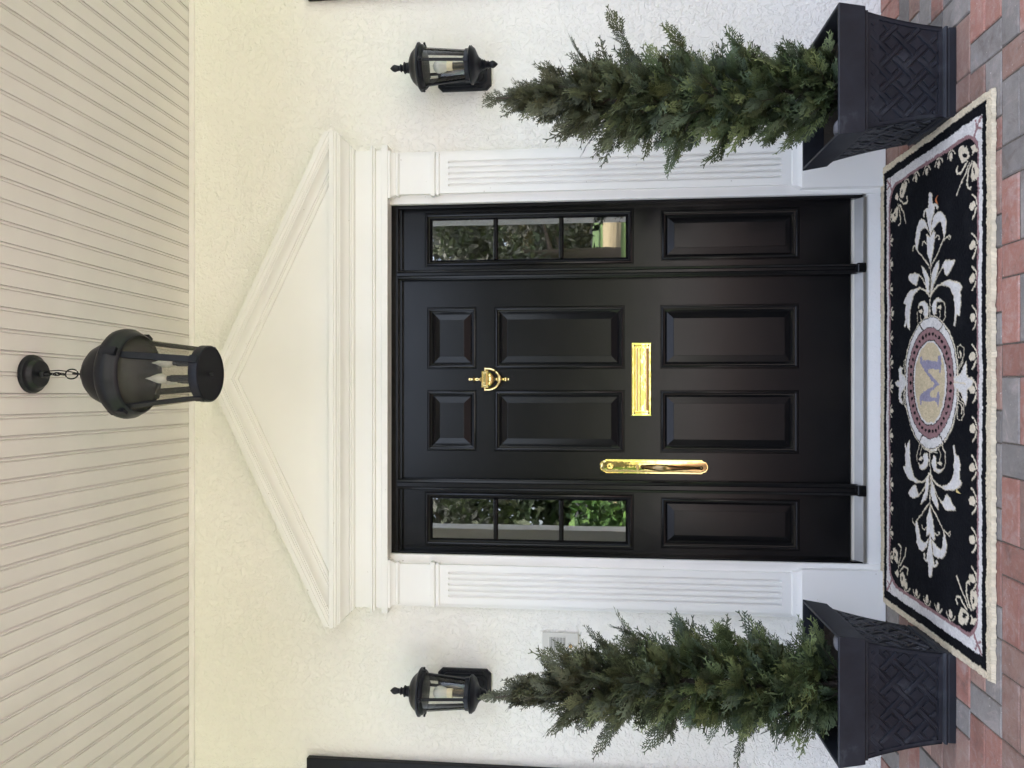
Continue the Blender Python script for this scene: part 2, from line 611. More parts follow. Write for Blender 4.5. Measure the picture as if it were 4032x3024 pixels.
# bands of two rows: two bricks laid along, one laid across
voff = {1: 0.166, 2: 0.076, 3: 0.076, 4: 0.166, 5: 0.070}
known4 = {0: ('g', 'r', 'r'), 1: ('g', 'b', 'b'), -1: ('g', 'r', 'b'), -2: ('g', 'r', 'g'), 3: ('g', 'r', 'r'), -4: ('g', 'b', 'g')}
known5 = {0: ('r', 'r', 'g'), 1: ('r', 'r', 'g'), -1: ('g', 'g', 'r'), -2: ('r', 'r', 'b'), -3: ('b', 'r', 'r'), 2: ('g', 'g', 'g'), 3: ('b', 'g', 'r')}
for band in range(1, 24):
    y1 = -band * 2 * MY
    vx = voff.get(band, rng.choice((0.02, 0.118, 0.216)))
    for k in range(-11, 12):
        x = vx + k * 3 * MX
        kn = known4.get(k) if band == 4 else known5.get(k) if band == 5 else None
        ks = kn or (pick(), pick(), pick())
        brick(x, y1 - MY, 'v', ks[0], in_view(x, y1 - MY))
        brick(x + 1.5 * MX, y1 - MY * 0.5, 'h', ks[1], in_view(x + 1.5 * MX, y1 - MY))
        brick(x + 1.5 * MX, y1 - MY * 1.5, 'h', ks[2], in_view(x + 1.5 * MX, y1 - MY))
fb = part('outer_paving', far_bricks, MBRK['b'], patio, 0)
fb['kind'] = 'stuff'

# ------------------------------------------------------------------ house wall
wall = thing('house_wall', 'cream textured stucco wall around the black front door', 'wall')
OX0, OX1, OZ = -0.795, 0.83, 2.13
mb = MB()
WX = 5.0
mb.box(-WX, OX0, 0, 0.18, -0.1, 3.066)
mb.box(OX1, WX, 0, 0.18, -0.1, 3.066)
mb.box(OX0, OX1, 0, 0.18, OZ, 3.066)
part('stucco_face', mb, MS, wall, 0)
part('door_curb', MB().prism_x([(-0.006, -0.02), (-0.004, 0.050), (0.002, 0.0575), (0.16, 0.060), (0.16, -0.02)], OX0 + 0.001, OX1 - 0.001), MCU, wall, 30)
mb = MB()
mb.box(-WX, WX, 4.0, 4.1, -0.1, 3.066)
mb.box(-WX, -WX + 0.1, 0.18, 4.0, -0.1, 3.066)
mb.box(WX - 0.1, WX, 0.18, 4.0, -0.1, 3.066)
mb.box(-WX + 0.1, WX - 0.1, 0.18, 4.0, -0.1, 0.0)
part('room_shell', mb, MDK, wall, 0)

# ------------------------------------------------------------------ porch ceiling, beam, columns
PD = 1.66
ceil = thing('porch_ceiling', 'beige painted beadboard porch ceiling above the door', 'ceiling', (0, 0, 3.07))
BW = 0.0685
def board_mesh():
    # flat field, quirk, bead, quirk
    prof = [(-BW / 2 + 0.0018, 0.0), (BW / 2 - 0.0150, 0.0), (BW / 2 - 0.0138, 0.0042), (BW / 2 - 0.0122, 0.0042), (BW / 2 - 0.0112, 0.0012),
            (BW / 2 - 0.0085, -0.0003), (BW / 2 - 0.0058, 0.0012), (BW / 2 - 0.0046, 0.0042), (BW / 2 - 0.0004, 0.0045)]
    prof = prof + [(BW / 2 - 0.0004, 0.016), (-BW / 2 + 0.0008, 0.016), (-BW / 2 + 0.0008, 0.003)]
    n = len(prof)
    vs = [(x, -0.002, z) for x, z in prof] + [(x, -PD, z) for x, z in prof]
    fs = [(k, (k + 1) % n, n + (k + 1) % n, n + k) for k in range(n)] + [tuple(range(n)), tuple(range(2 * n - 1, n - 1, -1))]
    return MB().add(vs, fs).mesh('board', MC, 0)
bme = board_mesh()
SKEW = 0.0151
x_edge = 0.6296 - 0.0085 + BW / 2 - BW / 2
for k in range(-38, 21):
    o = bpy.data.objects.new('board', bme)
    COL.objects.link(o)
    o.parent = ceil
    xb = 0.6296 + 0.0085 - BW / 2 + k * BW
    o.location = (xb, 0, rng.uniform(-0.0006, 0.0006))
    o.rotation_euler = (0, 0, SKEW)
xl, xr = 0.6296 + 0.0085 - BW + (-38) * BW, 0.6296 + 0.0085 + 20 * BW
mb = MB()
def skewbox(x0, x1, z0, z1):
    s_ = PD * SKEW
    mb.add([(x0, 0, z0), (x1, 0, z0), (x1 + s_, -PD, z0), (x0 + s_, -PD, z0), (x0, 0, z1), (x1, 0, z1), (x1 + s_, -PD, z1), (x0 + s_, -PD, z1)],
           [(0, 1, 2, 3), (7, 6, 5, 4), (0, 4, 5, 1), (1, 5, 6, 2), (2, 6, 7, 3), (3, 7, 4, 0)])
skewbox(-3.6, xl - 0.001, 3.071, 3.09)
skewbox(xr + 0.001, 3.6, 3.071, 3.09)
part('side_boarding', mb, MC, ceil, 0)
part('edge_trim', MB().prism_x([(-0.001, 3.046), (-0.006, 3.046), (-0.012, 3.052), (-0.012, 3.0695), (-0.001, 3.0695)], -3.5, 3.5), MC, ceil, 30)
part('sun_block_slab', MB().box(-5.2, 5.2, -1.96, 4.3, 3.10, 3.22), MSUNBLOCK, ceil, 0)  # unseen slab added over the ceiling to keep the sun off the porch
part('front_beam', MB().box(-3.6, 3.6, -PD - 0.19, -PD - 0.001, 2.99, 3.10), MT, ceil, 0, bevel=0.004)

def column(x, label):
    c = thing('porch_column', label, 'column', (x, -1.75, 0), 0, 'white porch columns')
    part('shaft', MB().box(-0.09, 0.09, -0.09, 0.09, 0.16, 2.72), MT, c, 0, False, 0.004)
    part('base', MB().box(-0.115, 0.115, -0.115, 0.115, 0.0, 0.16), MT, c, 0, False, 0.006)
    part('capital', MB().lathe([(0.13, 2.72), (0.14, 2.75), (0.16, 2.78), (0.165, 2.99)], 4), MT, c, 0, False)
    return c
column(-1.078, 'white porch column mirrored in the left sidelight glass')
column(1.21, 'white porch column at the edge of the right sidelight reflection')

# ------------------------------------------------------------------ door surround (white classical trim)
sur = thing('door_surround', 'white pedimented classical door surround with fluted pilasters', 'door surround', (XC, 0, 0))
FY = -0.050                                           # frieze face
FH = 1.0185                                           # frieze half width
ent = part('entablature', MB().box(XC - FH, XC + FH, FY, 0.03, 2.1235, 2.362), MT, sur, 0)
part('cornice', MB().sweep3([(0.0002, 2.2675), (0.006, 2.2685), (0.012, 2.2735), (0.0145, 2.281), (0.020, 2.2812), (0.020, 2.2872), (0.026, 2.289), (0.030, 2.295), (0.036, 2.304),
                             (0.047, 2.313), (0.057, 2.3185), (0.058, 2.3240), (0.0625, 2.3245), (0.0625, 2.3295), (0.066, 2.331), (0.0705, 2.3365), (0.0715, 2.3430),
                             (0.075, 2.3432), (0.075, 2.3632)], XC, FH, FY, -0.001), MT, sur, 30)
part('architrave', MB().sweep3([(0.0002, 2.173), (0.006, 2.1735), (0.011, 2.176), (0.012, 2.1835), (0.0185, 2.1845), (0.0185, 2.1925)], XC, FH, FY, -0.001), MT, ent, 30)
part('fillet_band', MB().sweep3([(0.0003, 2.1435), (0.0003, 2.1500)], XC, FH + 0.001, FY, -0.001), MT, ent, 0)
part('drip_board', MB().sweep3([(0.019, 2.1155), (0.019, 2.1425)], XC, FH, FY, -0.001), MT, ent, 0, bevel=0.0015)
# pediment
ZC = 2.3635
TA = 0.4885
CA = math.cos(math.atan(TA))
ZAP = 2.917
HE = 1.088
ped = part('tympanum', MB().prism_x([(0, 0), (0, 0)], 0, 0), MT, sur) if False else None
mb = MB()
tz = ZAP - 0.100 / CA
hx = (tz - ZC) / TA
mb.add([(XC - hx - .02, FY, ZC - 0.001), (XC + hx + .02, FY, ZC - 0.001), (XC, FY, tz + .01), (XC - hx - .02, 0.0, ZC - 0.001), (XC + hx + .02, 0.0, ZC - 0.001), (XC, 0.0, tz + .01)],
       [(0, 1, 2), (5, 4, 3), (0, 3, 4, 1), (1, 4, 5, 2), (2, 5, 3, 0)])
ped = part('tympanum', mb, MT, sur, 0)
RP = [(0.0, -0.001), (0.0, 0.075), (0.020, 0.075), (0.0205, 0.0715), (0.0265, 0.0705), (0.032, 0.066), (0.0335, 0.0625), (0.0385, 0.0625), (0.039, 0.058), (0.0445, 0.057),
      (0.050, 0.047), (0.059, 0.036), (0.068, 0.030), (0.074, 0.026), (0.076, 0.020), (0.082, 0.020), (0.0822, 0.0145), (0.0895, 0.012), (0.0945, 0.006), (0.0955, -0.002), (0.0955, -0.0495)]
for sgn in (-1, 1):
    mb = MB()
    n = len(RP)
    vs = []
    for tt, o in RP:
        y = FY - o if o > -0.04 else -0.001
        if tt == 0.0 and o < 0: y = -0.001
        za = ZAP - tt / CA
        xe = min(HE, (za - ZC - 0.0003) / TA)
        vs.append((XC, y, za))
        vs.append((XC + sgn * xe, y, za - TA * xe))
    fs = [(2 * i, 2 * i + 1, 2 * ((i + 1) % n) + 1, 2 * ((i + 1) % n)) for i in range(n)]
    fs.append(tuple(2 * i + 1 for i in range(n)))
    mb.add(vs, fs)
    part('raking_cornice', mb, MT, sur, 30)
# backing boards beside the pilasters and jamb casing
PF = -0.047
def pilaster(xc, sgn):
    hw = 0.0855
    p = part('pilaster', MB().box(xc - hw, xc + hw, -0.004, -0.024, 0.34, 2.1145), MT, sur, 0)
    # fluted front: board with five stopped flutes
    bm = bmesh.new()
    z0, z1 = 0.374, 1.887
    def loop(pts):
        vs = [bm.verts.new(q) for q in pts]
        es = [bm.edges.new((vs[i], vs[(i + 1) % len(vs)])) for i in range(len(vs))]
        return vs, es
    outer = [(xc - hw, PF, z0), (xc + hw, PF, z0), (xc + hw, PF, z1), (xc - hw, PF, z1)]
    ov, edges = loop(outer)
    fl = []
    for k in range(5):
        fx = xc + (k - 2) * 0.0252
        def stad(r, y, dz=0):
            pts = []
            for q in range(9):
                a = PI * q / 8
                pts.append((fx + r * math.cos(a), y, 1.848 - 0.0068 - dz + r * math.sin(a)))
            for q in range(9):
                a = PI + PI * q / 8
                pts.append((fx + r * math.cos(a), y, 0.415 + 0.0068 + dz + r * math.sin(a)))
            return pts
        hv, he = loop(stad(0.0068, PF))
        edges += he
        prev = hv
        for r, d in ((0.0064, 0.003), (0.0048, 0.0068), (0.0020, 0.0088)):
            cur = [bm.verts.new(q) for q in stad(r, PF + d)]
            for i in range(18):
                bm.faces.new((prev[i], prev[(i + 1) % 18], cur[(i + 1) % 18], cur[i]))
            prev = cur
        bm.faces.new(prev)
    bmesh.ops.triangle_fill(bm, edges=edges, use_beauty=True)
    bk = [bm.verts.new((x, -0.0245, z)) for x, y, z in outer]
    for i in range(4):
        bm.faces.new((ov[i], bk[i], bk[(i + 1) % 4], ov[(i + 1) % 4]))
    bmesh.ops.recalc_face_normals(bm, faces=bm.faces)
    off = BASE[sur.name]
    bmesh.ops.translate(bm, verts=bm.verts, vec=-off)
    me = bpy.data.meshes.new('fluted_shaft')
    bm.to_mesh(me)
    bm.free()
    me.materials.append(MT)
    o = bpy.data.objects.new('fluted_shaft', me)
    COL.objects.link(o)
    o.parent = p
    part('necking', MB().box(xc - hw, xc + hw, PF, -0.0245, 1.8875, 2.114), MT, p, 0)
    part('capital', MB().sweep3([(0.0005, 2.0655), (0.003, 2.066), (0.003, 2.0685), (0.007, 2.069), (0.0095, 2.0735), (0.007, 2.0785), (0.003, 2.079), (0.003, 2.084), (0.006, 2.0843), (0.008, 2.091),
                                 (0.013, 2.099), (0.0165, 2.1035), (0.0195, 2.1037), (0.0195, 2.1152)], xc, hw, PF, -0.0243), MT, p, 30)
    part('astragal', MB().sweep3([(0.0005, 1.8868), (0.006, 1.8872), (0.0075, 1.894), (0.006, 1.9012), (0.0012, 1.9016), (0.0012, 1.9048), (0.009, 1.9055), (0.012, 1.911), (0.0125, 1.9245), (0.0005, 1.9247)], xc, hw, PF, -0.0243), MT, p, 30)
    part('plinth', MB().sweep3([(0.021, 0.003), (0.021, 0.338), (0.0185, 0.340), (0.012, 0.347), (0.008, 0.358), (0.006, 0.372), (0.0004, 0.3765)], xc, hw, PF, -0.003), MT, p, 30)
    xa, xb = xc - sgn * 0.124, xc + sgn * 0.1075
    part('backing_board', MB().box(xa, xb, -0.0225, -0.0015, 0.003, 2.1232), MT, sur, 0, bevel=0.002)
pilaster(XC + 0.9075, 1)
pilaster(XC - 0.9075, -1)
# inner white bead against the black frame
mb = MB()
mb.box(0.8075, 0.8125, -0.012, 0.03, 0.066, 2.1215)
mb.box(-0.7765, -0.7715, -0.012, 0.03, 0.066, 2.1215)
part('stop_bead', mb, MT, sur, 0)
mb = MB()
mb.box(0.8127, 0.829, -0.0012, 0.06, 0.0615, 2.1225)
mb.box(-0.794, -0.7767, -0.0012, 0.06, 0.0615, 2.1225)
part('jamb_lining', mb, MT, sur, 0)

# ------------------------------------------------------------------ black door frame
fr = thing('door_frame', 'black painted frame with two mullions between door and sidelights', 'door frame', (XC, 0, 0))
part('head_jamb', MB().box(-0.7714, 0.8074, 0.010, 0.12, 2.0885, 2.1212), MB_, fr, 0, bevel=0.0012)
for x0, x1 in ((0.7925, 0.8074), (-0.7714, -0.7565)):
    part('side_jamb', MB().box(x0, x1, 0.012, 0.12, 0.066, 2.088), MB_, fr, 0, bevel=0.0012)
def mullion(x0, x1):
    m = part('mullion', MB().prism_x([(0, 0)] * 3, 0, 0), MB_, fr) if False else None
    mb = MB()
    e = 0.006
    pr = [(x0, 0.12), (x0, 0.022), (x0 + 0.004, 0.018), (x0 + 0.004, 0.004), (x0 + 0.012, -0.002), (x0 + 0.014, 0.0005), (x0 + 0.016, -0.002),
          (x1 - 0.016, -0.002), (x1 - 0.014, 0.0005), (x1 - 0.012, -0.002), (x1 - 0.004, 0.004), (x1 - 0.004, 0.018), (x1, 0.022), (x1, 0.12)]
    n = len(pr)
    vs = [(x, y, 0.070) for x, y in pr] + [(x, y, 2.088) for x, y in pr]
    fs = [(k, (k + 1) % n, n + (k + 1) % n, n + k) for k in range(n)] + [tuple(range(n)), tuple(range(2 * n - 1, n - 1, -1))]
    mb.add(vs, fs)
    m = part('mullion', mb, MB_, fr, 30)
    part('mullion_foot', MB().box(x0 + 0.001, x1 - 0.001, -0.020, 0.10, 0.0605, 0.0985), MB_, m, 0, bevel=0.006)
mullion(0.4715, 0.5145)
mullion(-0.4775, -0.4285)
part('head_stop', MB().box(-0.7563, 0.7923, 0.034, 0.115, 2.0765, 2.0883), MB_, fr, 0)

# aluminium sill
sill = thing('door_threshold', 'ribbed aluminium threshold under the black door and sidelights', 'threshold', (XC, 0, 0))
prof = [(-0.014, 0.0605), (-0.014, 0.069), (-0.010, 0.0715), (-0.006, 0.0705)]
for k in range(8):
    y = -0.004 + k * 0.0046
    z = 0.0725 + k * 0.0021
    prof += [(y, z), (y + 0.0012, z + 0.0022), (y + 0.0030, z + 0.0026), (y + 0.0036, z + 0.0006)]
prof += [(0.034, 0.0905), (0.036, 0.0935), (0.15, 0.0935), (0.15, 0.0605)]
part('saddle', MB().prism_x(prof, -0.756, 0.792), MAL, sill, 20)
part('weather_strip', MB().prism_x([(0.037, 0.0937), (0.039, 0.1000), (0.048, 0.1025), (0.052, 0.1025), (0.052, 0.0937)], -0.756, 0.792), MCA, sill, 20)

# ------------------------------------------------------------------ panels
PSTEP = [(0.0, 0.0), (0.0022, -0.004), (0.0046, -0.004), (0.0066, 0.0035), (0.0110, 0.0050), (0.0150, 0.0025), (0.0165, -0.0025), (0.0195, -0.0030), (0.0245, -0.0075), (0.0285, -0.0120), (0.0305, -0.0135)]
def panel(parent, x0, x1, z0, z1, y, bev=0.034):
    cx, cz = (x0 + x1) / 2, (z0 + z1) / 2
    p = part('panel_moulding', MB().rects(cx, cz, (x1 - x0) / 2, (z1 - z0) / 2, PSTEP, y, False), MB_, parent, 28)
    b0 = PSTEP[-1][0]
    part('raised_panel', MB().rects(cx, cz, (x1 - x0) / 2, (z1 - z0) / 2, [(b0 - 0.0008, -0.0137), (b0 + 0.001, -0.0130), (b0 + bev, -0.0020), (b0 + bev + 0.0006, 0.0010), (b0 + bev + 0.0016, 0.0012)], y, True), MB_, p, 0)

def leaf_with_holes(name, x0, x1, z0, z1, holes, y, parent, th=0.04):
    xs = sorted({x0, x1, *[h[0] for h in holes], *[h[1] for h in holes]})
    zs = sorted({z0, z1, *[h[2] for h in holes], *[h[3] for h in holes]})
    mb = MB()
    for i in range(len(xs) - 1):
        for j in range(len(zs) - 1):
            cx, cz = (xs[i] + xs[i + 1]) / 2, (zs[j] + zs[j + 1]) / 2
            if any(h[0] < cx < h[1] and h[2] < cz < h[3] for h in holes): continue
            mb.add([(xs[i], y, zs[j]), (xs[i + 1], y, zs[j]), (xs[i + 1], y, zs[j + 1]), (xs[i], y, zs[j + 1])], [(0, 1, 2, 3)])
    # edges and back
    for a, b in (((x0, z0), (x1, z0)), ((x1, z0), (x1, z1)), ((x1, z1), (x0, z1)), ((x0, z1), (x0, z0))):
        mb.add([(a[0], y, a[1]), (b[0], y, b[1]), (b[0], y + th, b[1]), (a[0], y + th, a[1])], [(0, 1, 2, 3)])
    return part(name, mb, MB_, parent, 0)

DY = 0.055
door = thing('front_door', 'black six-panel front door with brass knocker, mail slot and handle', 'door', (XC, DY, 0.105))
cols = ((-0.3040, -0.0270), (0.0675, 0.3495))
rows = ((1.7345, 1.963), (1.0708, 1.6533), (0.3203, 0.9145))
holes = [(c[0], c[1], r_[0], r_[1]) for c in cols for r_ in rows]
leaf_with_holes('door_leaf', -0.4268, 0.4698, 0.1045, 2.0760, holes, DY, door)
part('leaf_core', MB().box(-0.4268, 0.4698, DY + 0.02, DY + 0.0405, 0.1045, 2.076), MB_, door, 0)
for h in holes:
    panel(door, *h, DY, 0.0275)

# sidelights: built round x = 0, then copied
def make_sidelight(xc, label):
    s = thing('sidelight', label, 'sidelight', (xc, DY, 0.105), 0, 'sidelights beside the front door')
    W2 = 0.1365
    win = (-0.1235, 0.1235, 1.0308, 1.9745)
    pan = (-0.1125, 0.1125, 0.3170, 0.9118)
    hl = [(xc + a, xc + b, c, d) for a, b, c, d in (win, pan)]
    leaf_with_holes('sidelight_leaf', xc - W2, xc + W2, 0.1045, 2.0760, hl, DY, s)
    part('lower_backing', MB().box(xc - W2, xc + W2, DY + 0.022, DY + 0.0405, 0.1045, 1.02), MB_, s, 0)
    panel(s, *hl[1], DY, 0.0275)
    cx, cz = xc, (win[2] + win[3]) / 2
    w_, h_ = 0.1235, (win[3] - win[2]) / 2
    steps = [(0.0, 0.0), (0.0022, -0.004), (0.0048, -0.004), (0.007, 0.006), (0.013, 0.008), (0.017, 0.005), (0.0185, 0.0), (0.0225, -0.001), (0.0265, -0.005), (0.0305, -0.009), (0.0345, -0.0165)]
    fr_ = part('window_frame', MB().rects(cx, cz, w_, h_, steps, DY, False), MB_, s, 28)
    gx = w_ - 0.0345
    z0, z1 = win[2] + 0.0345, win[3] - 0.0345
    gz = [z0, 1.3415, 1.3625, 1.6385, 1.6600, z1]
    for i in range(3):
        a, b = gz[2 * i], gz[2 * i + 1]
        part('pane', MB().box(cx - gx - 0.003, cx + gx + 0.003, DY + 0.0135, DY + 0.0160, a - 0.003 * (i > 0), b + 0.003 * (i < 2)), MGL, fr_, 0)
    for i in range(2):
        a, b = gz[2 * i + 1], gz[2 * i + 2]
        m = (a + b) / 2
        part('muntin', MB().prism_x([(DY + 0.0125, a), (DY + 0.004, a + 0.003), (DY + 0.002, m - 0.003), (DY + 0.002, m + 0.003), (DY + 0.004, b - 0.003), (DY + 0.0125, b)], cx - gx - 0.001, cx + gx + 0.001), MB_, fr_, 20)
    return s
sl = make_sidelight(0.6570, 'black sidelight on the knobless right side of the door, glass mirroring lawn and trees')
sl2 = copy_tree(sl)
sl2.location.x = -0.6138
sl2['label'] = 'black sidelight beside the brass handle, glass mirroring a white column and leafy shrub'
# filler strips between sidelights and jambs
mb = MB()
mb.box(0.7937, 0.7926, 0.05, 0.09, 0.105, 2.076)
for x0, x1 in ((0.4702, 0.4714), (0.5147, 0.5203), (-0.4284, -0.4270), (-0.4800, -0.4777), (-0.7564, -0.7505), (0.7928, 0.7937)):
    mb.box(x0, x1, 0.058, 0.09, 0.105, 2.0763)
part('weather_seal', mb, MB_, fr, 0)

# --- brass furniture on the door (parts of the door)
KX = 0.0212
y0 = DY
mb = MB()
# urn-shaped knocker plate, front half turned
def half_turned(mb, prof, cx, ybase, depth=0.6, n=14):
    rings = []
    for r, z in prof:
        ring = []
        for k in range(n + 1):
            a = PI * k / n
            ring.append((cx + r * math.cos(a), ybase - r * math.sin(a) * depth, z))
        rings.append(ring)
    vs = [p for q in rings for p in q]
    fs = []
    m = n + 1
    for i in range(len(rings) - 1):
        for k in range(n):
            fs.append((i * m + k, i * m + k + 1, (i + 1) * m + k + 1, (i + 1) * m + k))
    fs.append(tuple(range(m)))
    b = (len(rings) - 1) * m
    fs.append(tuple(range(b, b + m)))
    mb.add(vs, fs)
half_turned(mb, [(0.001, 1.7735), (0.0055, 1.771), (0.0068, 1.766), (0.005, 1.7615), (0.0055, 1.757), (0.006, 1.7535), (0.0155, 1.7475), (0.0165, 1.7455), (0.007, 1.742), (0.0058, 1.738),
                 (0.0075, 1.733), (0.0055, 1.727), (0.0065, 1.722), (0.0125, 1.715), (0.014, 1.711)], KX, y0, 0.7)
half_turned(mb, [(0.0335, 1.680), (0.0335, 1.6765), (0.0305, 1.6655), (0.0215, 1.6555), (0.008, 1.6500), (0.0055, 1.6475), (0.0085, 1.6440), (0.0085, 1.6420), (0.0055, 1.6385), (0.006, 1.634)], KX, y0, 0.62)
half_turned(mb, [(0.006, 1.616), (0.0055, 1.611), (0.0095, 1.607), (0.0105, 1.602), (0.0075, 1.5965), (0.0045, 1.5945), (0.0065, 1.591), (0.0062, 1.5875), (0.001, 1.5850)], KX, y0, 0.8)
knk = part('door_knocker', mb, MBR, door, 40)
part('name_plate', MB().rects(KX, 1.6945, 0.0385, 0.0165, [(0, 0.0), (0, 0.022), (0.0015, 0.0235), (0.006, 0.0235), (0.0068, 0.0215), (0.0085, 0.0215), (0.0092, 0.025), (0.0105, 0.0255)], y0), MBR, knk, 20)
mb = MB()
arc = []
for k in range(17):
    a = PI * k / 16
    arc.append((KX + 0.0478 * math.cos(a), y0 - 0.020 - 0.012 * math.sin(a), 1.6925 - 0.066 * (math.sin(a) ** 0.8)))
mb.tube(arc, [0.0042 + 0.0016 * math.sin(PI * k / 16) for k in range(17)], 10)
for sgn in (-1, 1):
    mb.tube([(KX + sgn * 0.036, y0 - 0.018, 1.6945), (KX + sgn * 0.0515, y0 - 0.018, 1.6945)], 0.0048, 10)
part('knocker_ring', mb, MBR, knk, 40)
mb = MB()
vs = []
mb.lathe([(0.001, -0.0095), (0.006, -0.0085), (0.0088, -0.004), (0.0088, 0.004), (0.006, 0.0085), (0.001, 0.0095)], 14)
mb.v = [(KX + z * 2.0, y0 - 0.034 + y, 1.6265 + x * 1.05) for x, y, z in mb.v]
part('knocker_striker', mb, MBR, knk, 40)

# mail slot
mx0, mx1, mz0, mz1 = -0.1405, 0.1822, 0.9526, 1.0398
cx, cz = (mx0 + mx1) / 2, (mz0 + mz1) / 2
ms = part('mail_slot', MB().rects(cx, cz, (mx1 - mx0) / 2, (mz1 - mz0) / 2, [(0, 0), (0, 0.004), (0.0035, 0.0065), (0.0115, 0.0065), (0.0135, 0.0045), (0.0145, 0.002)], y0, True), MBR, door, 20)
fl = [(y0 - 0.0025, 0.9665), (y0 - 0.0085, 0.9675), (y0 - 0.0105, 0.9755), (y0 - 0.0105, 0.9765), (y0 - 0.0135, 0.9790), (y0 - 0.0135, 1.0010), (y0 - 0.0100, 1.0050), (y0 - 0.0070, 1.0055), (y0 - 0.0070, 1.0075), (y0 - 0.0025, 1.0080)]
part('mail_flap', MB().prism_x(fl, -0.1185, 0.1580), MBR, ms, 20)
mb = MB()
mb.tube([(-0.1195, y0 - 0.0075, 1.0165), (0.159, y0 - 0.0075, 1.0165)], 0.0052, 12)
part('hinge_rod', mb, MBR, ms, 40)
for sx in (mx0 + 0.0115, mx1 - 0.0115):
    for sz in (mz0 + 0.0125, mz1 - 0.0125):
        mb = MB().lathe([(0.0042, 0), (0.0042, 0.001), (0.003, 0.0022), (0.0008, 0.0028)], 12)
        mb.v = [(sx + x, y0 - 0.0062 - z, sz + y) for x, y, z in mb.v]
        part('screw', mb, MBD, ms, 40)

# handle set
HX, HXB = -0.3645, -0.3685
hc = (HX + HXB) / 2
def plate_outline(g):
    hw, zt, zb = 0.0312 - g, 1.1558 - g * 0.5, 0.7314 + g * 0.5
    r = 0.0255 - g
    pts = [(hw, zb), (hw, zt), (hw - 0.0045, zt), (r * 0.97, zt + 0.004)]
    for k in range(1, 12):
        a = PI * k / 12
        pts.append((r * math.cos(a), zt + 0.0005 + (0.0245 - g * 0.5) * math.sin(a) ** 0.85))
    pts += [(-r * 0.97, zt + 0.004), (-hw + 0.0045, zt), (-hw, zt), (-hw, zb), (-hw + 0.0045, zb), (-r * 0.97, zb - 0.004)]
    for k in range(1, 12):
        a = PI + PI * k / 12
        pts.append((r * math.cos(a), zb - 0.0005 - (0.0245 - g * 0.5) * abs(math.sin(a)) ** 0.85))
    pts += [(r * 0.97, zb - 0.004), (hw - 0.0045, zb)]
    return pts
rings = []
for g, d in ((0, 0), (0, 0.003), (0.0018, 0.0048), (0.0045, 0.0048), (0.006, 0.0062), (0.0075, 0.0066)):
    rings.append([(hc + x, y0 - d, z) for x, z in plate_outline(g)])
hd = part('door_handle', MB().loft(rings, False, True), MBR, door, 25)
mb = MB().lathe([(0.0165, 0), (0.0165, 0.006), (0.0135, 0.0095), (0.0118, 0.0095), (0.0112, 0.0065), (0.0055, 0.0065), (0.0055, 0.0085), (0.001, 0.0087)], 24)
mb.v = [(hc + 0.002 + x, y0 - 0.006 - z, 1.1345 + y) for x, y, z in mb.v]
part('lock_cylinder', mb, MBR, hd, 30)
part('keyhole', MB().box(hc + 0.0012, hc + 0.0028, y0 - 0.0152, y0 - 0.0140, 1.1312, 1.1372), MID, hd, 0)
mb = MB()
pts = [(-0.0125, 1.0165), (0.0125, 1.0165), (0.0125, 1.0130), (0.0085, 1.0085), (-0.0085, 1.0085), (-0.0125, 1.0130)]
mb.loft([[(hc + x, y0 - 0.020, z + 0.003) for x, z in pts], [(hc + x, y0 - 0.034, z) for x, z in pts]], True, True)
mb.tube([(hc, y0 - 0.006, 1.0125), (hc, y0 - 0.021, 1.014)], 0.004, 8)
part('thumb_latch', mb, MBD, hd, 30)
pts, rads = [], []
for k in range(25):
    u_ = k / 24
    z = 0.989 - u_ * 0.247
    yy = y0 - 0.008 - 0.046 * math.sin(PI * min(1, max(0, u_ * 0.97 + 0.02))) ** 0.62
    pts.append((hc + 0.0012 - 0.003 * u_, yy, z))
    rads.append(0.0065 + 0.0082 * math.exp(-((u_ - 0.30) / 0.25) ** 2))
mb = MB().tube(pts, rads, 14)
for zc_, r_ in ((0.9905, 0.0105), (0.7385, 0.0095), (0.7535, 0.0085)):
    sph = MB().lathe([(r_ * math.sin(PI * q / 8) + 1e-4, r_ * math.cos(PI * q / 8)) for q in range(9)], 14)
    mb.add([(hc - (0.99 - zc_) * 0.012 + x, y0 - 0.012 + y, zc_ + z) for x, y, z in sph.v], sph.f)
part('grip', mb, MBD, hd, 50)

# ------------------------------------------------------------------ wall lanterns
LZ = 1.615
def lp(ixz, r): return (r, ixz - LZ)
wl = thing('wall_lantern', 'black carriage wall lantern on the right of the door, its clear glass and bulb unobstructed', 'wall lantern', (1.367, 0, LZ), 0, 'wall lanterns either side of the door')
AY = -0.137
ax = (0, AY, 0)
bp = MB()
def plate_pts(g, d):
    a, z0_, z1_, c = 0.060 - g, 1.660 + g - LZ, 1.900 - g - LZ, 0.020
    return [(x, -d, z) for x, z in ((-a + c, z0_), (a - c, z0_), (a, z0_ + c), (a, z1_ - c), (a - c, z1_), (-a + c, z1_), (-a, z1_ - c), (-a, z0_ + c))]
bp.loft([plate_pts(0, 0.001), plate_pts(0, 0.012), plate_pts(0.004, 0.020), plate_pts(0.016, 0.024), plate_pts(0.019, 0.019), plate_pts(0.030, 0.019), plate_pts(0.034, 0.023)], True, True)
bpo = part('back_plate', bp, MI, wl, 25, False)
mb = MB()
for sx in (-1, 1):
    for k in range(26):
        z = 1.692 - LZ + k * 0.0072
        mb.tube([(sx * 0.045, -0.0225, z - 0.0022), (sx * 0.055, -0.0215, z + 0.0022)], 0.0022, 5)
rp_ = part('rope_edging', mb, MI, bpo, 40, False)
rp_['kind'] = 'stuff'
